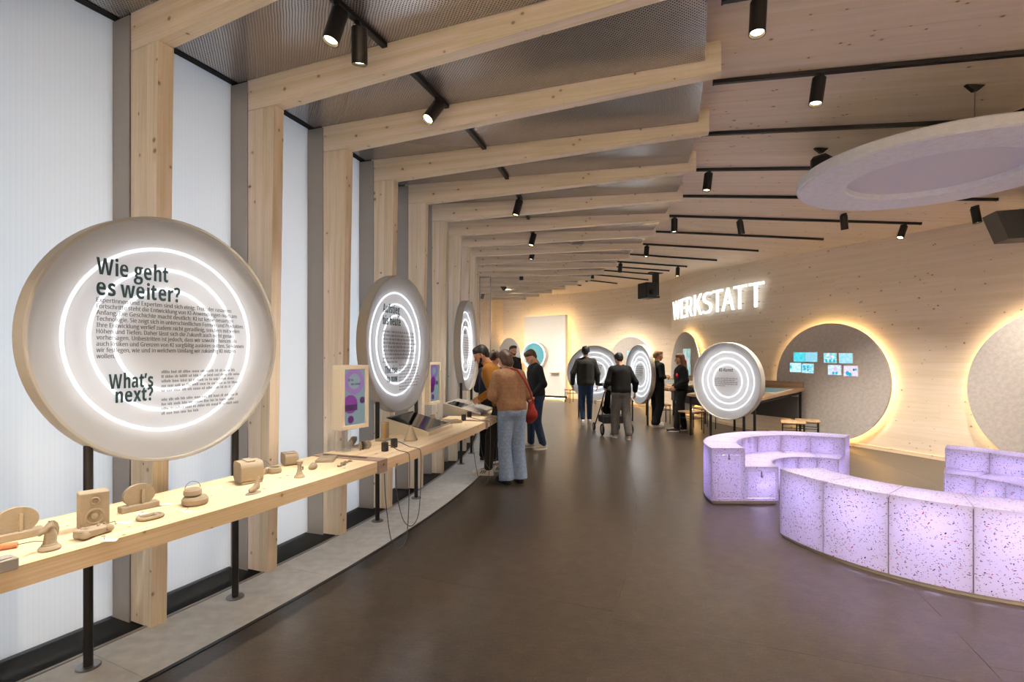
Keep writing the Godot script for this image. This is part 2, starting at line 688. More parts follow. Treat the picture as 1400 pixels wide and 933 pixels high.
func run_slab(g: Geo, w: Run, s0: float, s1: float, y0: float, y1: float, d0: float, d1: float, step: float, o := Vector2.ZERO) -> void:
	var k := maxi(1, int(ceil((s1 - s0) / step)))
	for i in k:
		var a := lerpf(s0, s1, float(i) / k)
		var b := lerpf(s0, s1, float(i + 1) / k)
		var pa := w.at(a)
		var pb := w.at(b)
		var na := w.out(a)
		var nb := w.out(b)
		var mid := (pa + pb) * 0.5 + (na + nb) * 0.25 * (d0 + d1) + Vector3(0, (y0 + y1) * 0.5, 0)
		for f in [[d1, y0, d1, y1], [d0, y0, d0, y1], [d0, y1, d1, y1], [d0, y0, d1, y0]]:
			var q := [pa + na * f[0] + Vector3(0, f[1], 0), pb + nb * f[0] + Vector3(0, f[1], 0), pb + nb * f[2] + Vector3(0, f[3], 0), pa + na * f[2] + Vector3(0, f[3], 0)]
			var h: float = absf(f[2] - f[0]) + absf(f[3] - f[1])
			var uv := [o + Vector2(a - s0, 0), o + Vector2(b - s0, 0), o + Vector2(b - s0, h), o + Vector2(a - s0, h)]
			if (q[1] - q[0]).cross(q[2] - q[0]).dot((q[0] + q[2]) * 0.5 - mid) < 0.0:
				q = [q[0], q[3], q[2], q[1]]
				uv = [uv[0], uv[3], uv[2], uv[1]]
			g.poly(q, uv)
		for e in [[i == 0, pa, na], [i == k - 1, pb, nb]]:
			if e[0]:
				g.quad(e[1] + e[2] * d0 + Vector3(0, y0, 0), e[1] + e[2] * d1 + Vector3(0, y0, 0), e[1] + e[2] * d1 + Vector3(0, y1, 0), e[1] + e[2] * d0 + Vector3(0, y1, 0), o, mid)


func timber_wall(called: String, w: Run, rows: int, row_h: float, lo: float, hi: float, mats: Array) -> void:
	var base := Geo.new()
	run_slab(base, w, 0.0, w.length(), 0.0, 4.3, -0.12, 0.0, 0.3)
	var root := struct_of(called, base, M.gap)
	for k in rows:
		var s := 0.0
		while s < w.length() - 0.01:
			var e := minf(s + rng.randf_range(lo, hi), w.length())
			if w.length() - e < 0.8:
				e = w.length()
			var g := Geo.new()
			run_slab(g, w, s + 0.0006, e - 0.0006, k * row_h + 0.0005, (k + 1) * row_h - 0.0005, 0.0005, 0.02, 0.3, Vector2(rng.randf() * 3.0, rng.randf() * 0.8))
			obj("board", g, mats[rng.randi_range(0, mats.size() - 1)], root)
			s = e


func materials() -> void:
	var w1 := wood_texture(3, 34, 0.3)
	var w2 := wood_texture(12, 27, 0.17)
	var uvw := Vector3(1.0 / 3.0, 1.0 / 0.8, 1.0)
	M.frame = [mat(Color(0.945, 0.92, 0.89), 0.7, 0, w1, uvw), mat(Color(0.925, 0.90, 0.865), 0.7, 0, w1, uvw), mat(Color(0.96, 0.94, 0.915), 0.7, 0, w1, uvw)]
	M.board = [mat(Color(0.935, 0.905, 0.87), 0.75, 0, w2, uvw), mat(Color(0.928, 0.898, 0.86), 0.75, 0, w2, uvw), mat(Color(0.94, 0.912, 0.88), 0.75, 0, w2, uvw), mat(Color(0.932, 0.90, 0.865), 0.75, 0, w2, uvw)]
	M.ceil = [mat(Color(0.935, 0.90, 0.875), 0.75, 0, w2, uvw), mat(Color(0.926, 0.892, 0.865), 0.75, 0, w2, uvw), mat(Color(0.942, 0.91, 0.885), 0.75, 0, w2, uvw)]
	M.gap = mat(Color(0.60, 0.52, 0.43), 0.9)
	M.shelf = mat(Color(0.94, 0.875, 0.765), 0.6, 0, w1, Vector3(1.0 / 3.0, 1.0 / 0.8, 1.0))
	M.divider = mat(Color(0.66, 0.58, 0.56), 0.7, 0, w1, uvw)
	M.pale_wood = mat(Color(0.93, 0.87, 0.78), 0.6, 0, w1, uvw)
	M.rim = mat(Color(0.67, 0.655, 0.625), 0.5)
	M.rim_dark = mat(Color(0.60, 0.55, 0.49), 0.5)
	M.black = mat(Color(0.035, 0.034, 0.036), 0.45)
	M.pole = mat(Color(0.115, 0.115, 0.125), 0.35, 0.3)
	M.steel = mat(Color(0.55, 0.55, 0.56), 0.3, 0.9)
	M.alu = mat(Color(0.62, 0.60, 0.58), 0.5, 0.2)
	M.sill = mat(Color(0.02, 0.021, 0.024), 0.85)
	M.concrete = triplanar(mat(Color(1, 1, 1), 0.75, 0, speckle_texture(21, 512, Color8(224, 227, 228), 0.06, 0.03)), 0.6)
	M.floor = []
	var ft := speckle_texture(52, 1024, Color8(77, 67, 58), 0.26, 0.09)
	var fb := speckle_texture(57, 256, Color8(128, 128, 128), 0.6, 0.2)
	for c in [Color(0.78, 0.775, 0.77), Color(0.785, 0.78, 0.775), Color(0.775, 0.77, 0.765)]:
		var f := triplanar(mat(c, 0.31, 0, ft), 0.55)
		f.metallic_specular = 0.5
		M.floor.append(f)
	M.perf = mat(Color(0.80, 0.79, 0.79), 0.27, 0.68, perforated_texture(), Vector3(1.0 / 0.024, 1.0 / 0.024, 1))
	M.panel_edge = mat(Color(0.55, 0.53, 0.52), 0.4, 0.5)
	var rib := Image.create(16, 4, false, Image.FORMAT_RGB8)
	rib.fill(Color(1, 1, 1))
	rib.fill_rect(Rect2i(0, 0, 2, 4), Color(0.982, 0.982, 0.982))
	var sheet := mat(Color(0.96, 0.965, 0.965), 0.7, 0, ImageTexture.create_from_image(rib), Vector3(1.0 / 0.024, 1, 1))
	sheet.backlight_enabled = true
	sheet.backlight = Color(1, 1, 1)
	M.sheet = sheet
	M.ground = mat(Color(0.50, 0.56, 0.63), 0.9)
	M.roof = mat(Color(0.55, 0.55, 0.56), 0.8)
	M.felt = triplanar(mat(Color(0.92, 0.91, 0.91), 0.95, 0, felt_texture()), 1.6)
	M.white = mat(Color(0.95, 0.93, 0.90), 0.6)
	M.teal_print = mat(Color(0.10, 0.22, 0.24), 0.5)
	M.grey_print = mat(Color(0.30, 0.29, 0.28), 0.6)
	M.back = mat(Color(0.72, 0.725, 0.73), 0.8)
	var front := mat(Color(0.80, 0.81, 0.84, 0.58), 0.65)
	front.metallic_specular = 0.25
	front.transparency = BaseMaterial3D.TRANSPARENCY_ALPHA
	front.backlight_enabled = true
	front.backlight = Color(1, 1, 1)
	M.front = front
	M.neon = glow(Color(0.95, 0.97, 1.0), 1.75)
	M.led = glow(Color(1.0, 0.84, 0.58), 15.0)
	M.lens = glow(Color(1.0, 0.88, 0.66), 7.0)
	M.lens_off = mat(Color(0.25, 0.25, 0.25), 0.2)
	M.sign = glow(Color(0.93, 0.98, 1.0), 1.0)
	M.sign_side = mat(Color(0.75, 0.75, 0.75), 0.4)
	M.clay = triplanar(mat(Color(0.93, 0.91, 0.88), 0.85, 0, speckle_texture(61, 128, Color8(172, 162, 146), 0.035, 0.2)), 4.0)
	M.clay_dark = mat(Color(0.30, 0.25, 0.20), 0.9)
	M.brass = mat(Color(0.75, 0.55, 0.25), 0.4, 0.7)
	M.cream = mat(Color(0.88, 0.83, 0.74), 0.6)
	M.card = mat(Color(0.92, 0.91, 0.90), 0.7)
	M.string = mat(Color(0.35, 0.30, 0.25), 0.9)
	M.cable = mat(Color(0.30, 0.29, 0.28), 0.6)
	M.cup = mat(Color(0.13, 0.11, 0.10), 0.6)
	M.glass_dark = mat(Color(0.05, 0.055, 0.06), 0.08)
	M.acrylic = mat(Color(0.9, 0.92, 0.93, 0.12), 0.05)
	M.acrylic.transparency = BaseMaterial3D.TRANSPARENCY_ALPHA
	M.desk = mat(Color(0.62, 0.53, 0.44), 0.7, 0, w1, uvw)
	M.desk_side = mat(Color(0.30, 0.29, 0.29), 0.8)
	M.stool = mat(Color(0.74, 0.63, 0.50), 0.6, 0, w1, uvw)
	M.ring = triplanar(mat(Color(0.98, 0.99, 1.0), 0.95, 0, speckle_texture(71, 256, Color8(236, 236, 242), 0.05, 0.2)), 2.0)
	M.ring_in = mat(Color(0.86, 0.86, 0.90), 0.9)
	var tz := mat(Color(0.885, 0.87, 0.905), 0.4, 0, terrazzo_texture(), Vector3(1.1, 1.1, 1))
	tz.backlight_enabled = true
	tz.backlight = Color(1, 1, 1)
	M.terrazzo = tz
	M.seam = mat(Color(0.42, 0.38, 0.46), 0.6)
	M.tube_lilac = glow(Color(0.80, 0.76, 1.0), 3.0)


func build_hall() -> void:
	# ground outside and the roof above: they shade the top of the facade and colour its foot
	var g := Geo.new()
	g.arc(Vector3(CX, 0, CZ), 4.0, 15.58, -60, 75, -0.35, -0.05, 40)
	struct_of("ground", g, M.ground)
	g = Geo.new()
	g.arc(Vector3(CX, 0, CZ), 15.55, 31.0, -60, 62, 4.35, 4.6, 40)
	struct_of("roof", g, M.roof)
	g = Geo.new()
	g.arc(Vector3(CX, 0, CZ), 13.6, 15.6, -60, 62, 3.74, 3.95, 40)
	struct_of("roof", g, M.roof)

	g = Geo.new()
	g.arc(Vector3(CX, 0, CZ), 12.9, 13.1, -60, 75, -0.3, 1.35, 40)
	struct_of("trim_5", g, M.ground)

	# floor: base and sheets
	g = Geo.new()
	g.arc(Vector3(CX, 0, CZ), 16.52, 31.0, -58, 62, -0.3, -0.006, 60)
	var fl := struct_of("floor", g, M.cup)
	var ri := 0
	for rr in [[16.525, 18.5], [18.5, 20.4], [20.4, 22.3], [22.3, 24.2], [24.2, 26.1], [26.1, 28.0], [28.0, 31.0]]:
		var a := 58.0 - 3.7 * ri
		while a > -54.0:
			var b: float = a - rad_to_deg(3.6 / rr[0])
			g = Geo.new()
			g.arc(Vector3(CX, 0, CZ), rr[0] + 0.0005, rr[1] - 0.0005, a - 0.002, b + 0.002, -0.006, 0.0, 6)
			obj("floor_sheet", g, M.floor[rng.randi_range(0, 2)], fl)
			a = b
		ri += 1

	# concrete kerb along the facade in cast lengths
	g = Geo.new()
	g.arc(Vector3(CX, 0, CZ), 15.987, 16.515, -45, 50, -0.2, -0.004, 60)
	var kerb := struct_of("trim_1", g, M.gap)
	for k in 21:
		var a := 48.0 - 4.455 * k
		g = Geo.new()
		g.arc(Vector3(CX, 0, CZ), 15.99, 16.50, a - 0.006, a - 4.449, -0.05, 0.0, 5)
		obj("kerb_stone", g, M.concrete, kerb)
	g = Geo.new()
	g.arc(Vector3(CX, 0, CZ), 16.502, 16.53, -45, 49, -0.05, 0.004, 60)
	struct_of("trim_2", g, M.pole)
	# sunk sill in front of the panels
	g = Geo.new()
	g.arc(Vector3(CX, 0, CZ), 15.55, 15.965, -45, 50, -0.3, -0.012, 60)
	struct_of("trim_3", g, M.sill)
	g = Geo.new()
	g.arc(Vector3(CX, 0, CZ), 15.965, 15.985, -45, 50, -0.3, 0.004, 60)
	struct_of("trim_4", g, M.alu)

	# facade: timber frames, translucent panels, jambs
	var fr := Basis(Vector3.UP, 0)
	for k in range(-6, 18):
		var a := A0 - STEP * k
		var xf := Transform3D(Basis(Vector3.UP, -deg_to_rad(a)), Vector3(CX, 0, CZ))
		var order := ["first", "second", "third", "fourth", "fifth", "sixth", "seventh", "eighth", "ninth", "tenth", "eleventh", "twelfth", "thirteenth", "fourteenth", "fifteenth", "sixteenth", "seventeenth", "eighteenth"]
		var lab: String = "%s pale spruce column with roof beam along the facade, counted from the nearest round sign" % order[maxi(k, 0)]
		if k < 0:
			lab = "pale spruce column and beam beside the camera, %s one before the nearest round sign" % order[-k - 1]
		var t := thing("timber_frame", lab, "timber frame", Vector3.ZERO, 0.0, "timber frames along the facade")
		t.position = xf * Vector3(15.93 - 0.012 * clampf(k, 0.0, 7.0), 0, 0)
		t.basis = xf.basis
		var cut := [0.0, 0.32, 0.60, 1.0]
		for j in 3:
			g = Geo.new()
			var q := []
			for yy in [[0.0, 16.02], [3.44, 16.09]]:
				var r0: float = lerpf(15.825, yy[1], cut[j]) - 15.93 + (0.0012 if j > 0 else 0.0)
				var r1: float = lerpf(15.825, yy[1], cut[j + 1]) - 15.93
				q.append_array([Vector3(r0, yy[0] + 0.0, -0.045), Vector3(r1, yy[0], -0.045), Vector3(r1, yy[0], 0.045), Vector3(r0, yy[0], 0.045)])
			g.hexa(q, Vector2(rng.randf() * 3, rng.randf()))
			obj("lamella", g, M.frame[rng.randi_range(0, 2)], t)
		g = Geo.new()
		var ox := -15.93
		g.prism([Vector2(15.825 + ox, 3.443), Vector2(16.09 + ox, 3.443), Vector2(19.17 + ox, 3.58), Vector2(19.17 + ox, 3.80), Vector2(15.825 + ox, 3.80)], -0.045, 0.045)
		obj("roof_beam", g, M.frame[rng.randi_range(0, 2)], t)
		# bay between this frame and the next one farther on
		var b := a - STEP
		var bay := struct_node("window_%d" % (k + 7))
		for e in 1:
			g = Geo.new()
			var e0 := lerpf(a - 0.16, b + 0.16, 0.0)
			var e1 := lerpf(a - 0.16, b + 0.16, 1.0)
			g.arc(Vector3(CX, 0, CZ), 15.64, 15.647, e0, e1, 0.0, 3.72, 2)
			obj("polycarbonate_panel", g, M.sheet, bay)
		for s in [[a - 0.155, a - 0.185], [b + 0.185, b + 0.155]]:
			g = Geo.new()
			g.arc(Vector3(CX, 0, CZ), 15.60, 15.818, s[0], s[1], -0.011, 3.66, 1)
			obj("jamb", g, M.alu, bay)
		# solid infill behind the column
		g = Geo.new()
		g.arc(Vector3(CX, 0, CZ), 15.60, 15.822, a + 0.155, a - 0.155, -0.3, 4.35, 1)
		obj("mullion", g, M.sill, bay)
		g = Geo.new()
		g.arc(Vector3(CX, 0, CZ), 15.60, 15.70, a - 0.16, b + 0.16, 3.70, 4.35, 3)
		obj("lintel", g, M.sill, bay)
		# perforated ceiling sheet of the bay
		g = Geo.new()
		var half := rad_to_deg(0.047 / 19.0)
		g.arc(Vector3(CX, 0, CZ), 15.72, 19.04, a - 0.165, b + 0.165, 3.67, 3.682, 6, Vector2(0, 0))
		var ps := struct_of("ceiling", g, M.perf)
		g = Geo.new()
		g.arc(Vector3(CX, 0, CZ), 15.66, 15.72, a - 0.165, b + 0.165, 3.665, 3.70, 2)
		obj("shadow_gap", g, M.sill, ps)
		g = Geo.new()
		g.arc(Vector3(CX, 0, CZ), 19.03, 19.04, a - 0.165, b + 0.165, 3.682, 3.74, 4)
		obj("edge_fold", g, M.panel_edge, ps)

	# the timber ceiling beyond the sheets: boards that fall gently outwards
	g = Geo.new()
	g.arc(Vector3(CX, 0, CZ), 15.6, 31.0, -58, 60, 4.22, 4.36, 50)
	var deck := struct_of("ceiling", g, M.gap)
	var a := 50.0
	var w := 0.62
	while a > -46.0:
		var r := 18.3
		var first := true
		while r < 29.5:
			var e := r + rng.randf_range(3.0, 5.5) if r + 5.5 < 29.5 else 29.6
			g = Geo.new()
			var k := 8
			var o := Vector2(rng.randf() * 3.0, rng.randf())
			for i in k:
				var q0 := lerpf(r, e - 0.003, float(i) / k)
				var q1 := lerpf(r, e - 0.003, float(i + 1) / k)
				var c := []
				for s in [[q0, a], [q1, a], [q1, a - w + 0.004], [q0, a - w + 0.004]]:
					var p := pol(s[0], s[1])
					c.append(p + Vector3(0, ceil_at(s[0], p.z), 0))
				var up := Vector3(0, 0.1, 0)
				var wid: float = deg_to_rad(w) * 21.0
				g.poly([c[0], c[1], c[2], c[3]] if (c[1] - c[0]).cross(c[2] - c[0]).y < 0 else [c[3], c[2], c[1], c[0]], [o + Vector2(q0, 0), o + Vector2(q1, 0), o + Vector2(q1, wid), o + Vector2(q0, wid)] if (c[1] - c[0]).cross(c[2] - c[0]).y < 0 else [o + Vector2(q0, wid), o + Vector2(q1, wid), o + Vector2(q1, 0), o + Vector2(q0, 0)])
				g.quad(c[0], c[1], c[1] + up, c[0] + up, o)
				g.quad(c[3], c[2], c[2] + up, c[3] + up, o)
			obj("board", g, M.ceil[rng.randi_range(0, 2)], deck)
			r = e
		a -= w

	# timber walls
	wall_r = Run.new(spline([Vector2(8.9, -4), Vector2(8.6, -1), Vector2(8.2, 2.2), Vector2(7.55, 5.0), Vector2(6.62, 7.78), Vector2(6.05, 9.18), Vector2(5.3, 10.9), Vector2(4.95, 12.2), Vector2(4.78, 13.5), Vector2(4.8, 15.4)]))
	wall_f = Run.new(spline([Vector2(4.83, 15.4), Vector2(4.2, 16.6), Vector2(3.2, 18.2), Vector2(2.0, 19.4), Vector2(0.7, 20.2), Vector2(-0.38, 20.6)]))
	timber_wall("wall_right", wall_r, 19, 0.215, 3.0, 6.0, M.board)
	timber_wall("wall_far", wall_f, 20, 0.215, 2.2, 4.5, M.board)
	timber_wall("wall_left", Run.new([Vector2(-0.38, 20.6), Vector2(-1.6, 19.4), Vector2(-3.3, 18.2)]), 20, 0.215, 1.6, 3.0, M.board)
	var back := pol(15.6, 47.0)
	timber_wall("wall_back", Run.new([Vector2(back.x, -back.z), Vector2(0, -5.2), Vector2(8.95, -4.0)]), 20, 0.215, 3.0, 6.0, M.board)
	g = Geo.new()
	run_slab(g, wall_r, 10.0, wall_r.length(), 0.0, 0.06, 0.0205, 0.045, 0.3)
	struct_of("baseboard_right", g, M.pale_wood)
	g = Geo.new()
	run_slab(g, wall_f, 0.0, wall_f.length(), 0.0, 0.06, 0.0205, 0.045, 0.3)
	struct_of("baseboard_far", g, M.pale_wood)


# ---------------------------------------------------------------- rails, spotlights, round signs
func rails() -> void:
	var t := thing("track_rail", "long curved black track rail in pieces between the roof beams, under the perforated sheets", "track rail", pol(17.05, 8.0, 3.64))
	for k in range(-4, 16):
		var a := A0 - STEP * k
		var g := Geo.new()
		g.arc(Vector3(CX, 0, CZ) - t.position, 17.03, 17.07, a - 0.18, a - STEP + 0.18, 3.64, 3.669, 3)
		obj("rail_piece", g, M.black, t)
	var ends := [23.0, 23.0, 23.0, 23.0, 24.0, 23.0, 22.86, 22.06, 21.47, 21.14, 20.96, 21.03, 21.12, 21.59, 21.14, 20.41, 19.95]
	var say := ["at the top edge of the picture, nearest the camera", "second from the camera, passing above the large spotlight", "third from the camera, running behind the hanging ring's cable", "fourth from the camera, ending behind the left tip of the hanging ring", "fifth from the camera, just above the hanging ring's lowest edge", "sixth from the camera, its free end right of the hanging ring", "seventh from the camera, carrying no spotlight at its free end", "eighth from the camera, ending above the letters", "ninth from the camera, ending above the letters' first half", "tenth from the camera, with a spotlight near its free end", "eleventh from the camera, passing above the hanging projector", "twelfth from the camera, ending behind the projector", "thirteenth from the camera, ending behind the projector", "fourteenth from the camera, near the far wall", "third of the short ones from the far end", "second of the short ones from the far end", "shortest one at the far end"]
	for k in range(0, 17):
		var a := A0 - STEP * (k + 0.5)
		var p0 := pol(19.13, a)
		var p1 := pol(ends[k], a)
		p0.y = ceil_at(19.13, p0.z) - 0.018
		p1.y = ceil_at(ends[k], p1.z) - 0.018
		var r := thing("ceiling_rail", "straight ceiling rail, " + say[k], "track rail", p0, 0.0, "radial track rails on the timber ceiling")
		var g := Geo.new()
		var d := p1 - p0
		var b := Basis.looking_at(d, Vector3.UP)
		g.bbox(d * 0.5, Vector3(0.036, 0.034, d.length()), 0.003, b)
		var o := obj("rail", g, M.black, r)
		g = Geo.new()
		g.box(d, Vector3(0.04, 0.038, 0.012), b)
		g.box(Vector3.ZERO, Vector3(0.04, 0.038, 0.012), b)
		obj("end_cap", g, M.black, r)


func track_spot(at: Vector3, aim: Vector3, e: float, label: String, ang := 34.0, c := Color(1.0, 0.955, 0.89), s := 1.0) -> void:
	var t := thing("track_spotlight", label, "spotlight", at, 0.0, "black cylinder spotlights on the track rails")
	var d := aim.normalized()
	var g := Geo.new()
	g.bbox(Vector3(0, -0.012, 0), Vector3(0.034, 0.024, 0.10) * s, 0.004)
	obj("adapter", g, M.black, t)
	g = Geo.new()
	var pv := Vector3(0, -0.055, 0) * s
	g.cyl(Vector3(0, -0.02, 0), pv, 0.009 * s, -1, 8)
	obj("stem", g, M.black, t)
	var side := d.cross(Vector3.UP if absf(d.y) < 0.95 else Vector3.RIGHT).normalized()
	var o := pv - d * 0.03 * s
	g = Geo.new()
	var L := 0.205 * s
	var R := 0.048 * s
	g.lathe([Vector2(0, 0), Vector2(R - 0.004, 0), Vector2(R, 0.004), Vector2(R, L), Vector2(R - 0.005, L), Vector2(R - 0.008, L - 0.02), Vector2(0, L - 0.02)], 22, Transform3D(Geo.upto(d), o))
	obj("housing", g, M.black, t)
	g = Geo.new()
	g.lathe([Vector2(0, 0), Vector2(R - 0.010, 0), Vector2(R - 0.012, 0.004), Vector2(0, 0.006)], 20, Transform3D(Geo.upto(d), o + d * (L - 0.019)))
	obj("lamp_lens", g, M.lens if e > 0.0 else M.lens_off, t)
	if e > 0.0:
		spot(t, o + d * (L + 0.015), d, e, c, ang, 0.035)


func round_sign(called: String, label: String, group: String, at: Vector3, turn: float, R: float, ch: float, poles: Array, lit := 1.0) -> Node3D:
	var t := thing(called, label, "round sign", at, turn, group)
	var c := Vector3(0, ch, 0)
	var zb := Basis(Vector3.RIGHT, PI / 2)
	var k := R / 0.715
	var g := Geo.new()
	g.lathe([Vector2(R - 0.016, -0.05), Vector2(R - 0.003, -0.05), Vector2(R, -0.047), Vector2(R, 0.05), Vector2(R - 0.003, 0.053), Vector2(R - 0.016, 0.053), Vector2(R - 0.016, -0.05)], 96, Transform3D(zb, c))
	obj("rim", g, M.rim, t)
	g = Geo.new()
	g.lathe([Vector2(0, -0.048), Vector2(R - 0.016, -0.048), Vector2(R - 0.016, -0.042), Vector2(0, -0.042)], 72, Transform3D(zb, c))
	obj("back_panel", g, M.back, t)
	for r in [0.300, 0.418, 0.536]:
		g = Geo.new()
		g.torus(c + Vector3(0, 0, -0.012), r * k, 0.0092 * k, 88, 8)
		obj("neon_ring", g, M.neon, t)
	g = Geo.new()
	g.lathe([Vector2(0, 0.024), Vector2(R - 0.017, 0.024)], 72, Transform3D(zb, c))
	obj("front_panel", g, M.front, t)
	for p in poles:
		g = Geo.new()
		var ptop: float = ch - sqrt(R * R - p[0] * p[0]) + 0.004
		g.lathe([Vector2(0, 0.0), Vector2(0.021, 0.0), Vector2(0.021, ptop), Vector2(0, ptop)], 16, Transform3D(Basis.IDENTITY, Vector3(p[0], 0.0, 0.0)))
		var o := obj("pole", g, M.pole, t)
		g = Geo.new()
		g.lathe([Vector2(0.0, 0.0), Vector2(0.055, 0.0), Vector2(0.055, 0.007), Vector2(0.05, 0.010), Vector2(0.0, 0.010)], 20, Transform3D(Basis.IDENTITY, Vector3(p[0], 0.0, 0.0)))
		obj("base_plate", g, M.steel, o)
	# ribs of the twin-wall sheet
	g = Geo.new()
	var n := int(R * 2.0 / 0.022)
	for i in n:
		var x := -R + (i + 0.5) * 0.022
		var h := sqrt(maxf(pow(R - 0.02, 2) - x * x, 0.0))
		if h > 0.05:
			g.quad(c + Vector3(x - 0.0012, -h, 0.0225), c + Vector3(x + 0.0012, -h, 0.0225), c + Vector3(x + 0.0012, h, 0.0225), c + Vector3(x - 0.0012, h, 0.0225))
	obj("sheet_ribs", g, M.front, t).set_meta("kind", "stuff")
	if lit > 0.0:
		area(t, c + Vector3(0, 0, 0.07), Vector3(0, 0, 1), Vector2(R, R), 0.16 * lit, Color(0.95, 0.97, 1.0))
	return t


func words(t: Node3D, called: String, s: String, at: Vector3, size: float, width: float, m: Material, bold := false, right := false, depth := 0.002) -> MeshInstance3D:
	var tm := text_mesh(s, size, bold, depth, HORIZONTAL_ALIGNMENT_RIGHT if right else HORIZONTAL_ALIGNMENT_LEFT)
	var o := MeshInstance3D.new()
	o.mesh = tm
	o.material_override = m
	put(called, o, t)
	var bb := tm.get_aabb()
	var sx := width / bb.size.x if width > 0.0 else 1.0
	o.scale = Vector3(sx, 1, 1)
	o.position = at - Vector3((bb.end.x if right else bb.position.x) * sx, bb.end.y, 0)
	return o


# lines of print too small to read: rows of short strokes
func small_print(t: Node3D, at: Vector3, width: float, lines: int, pitch: float, seed_: int, m: Material, skip := -1) -> void:
	var g := Geo.new()
	var r := RandomNumberGenerator.new()
	r.seed = seed_
	for i in lines:
		if i == skip:
			continue
		var x := 0.0
		var stop := width * (r.randf_range(0.80, 1.0) if i < lines - 1 else 0.4)
		while x < stop:
			var w := r.randf_range(0.012, 0.05) * pitch / 0.028
			var p := at + Vector3(x, -i * pitch, 0)
			var n := int(w / (pitch * 0.25)) + 1
			for q in n:
				var h := pitch * (0.46 if r.randf() < 0.7 else 0.62)
				var lo := p + Vector3(q * pitch * 0.25, -pitch * 0.55, 0)
				g.quad(lo, lo + Vector3(pitch * 0.15, 0, 0), lo + Vector3(pitch * 0.15, h, 0), lo + Vector3(0, h, 0))
			x += n * pitch * 0.25 + pitch * 0.3
	obj("small_print", g, m, t).set_meta("kind", "stuff")


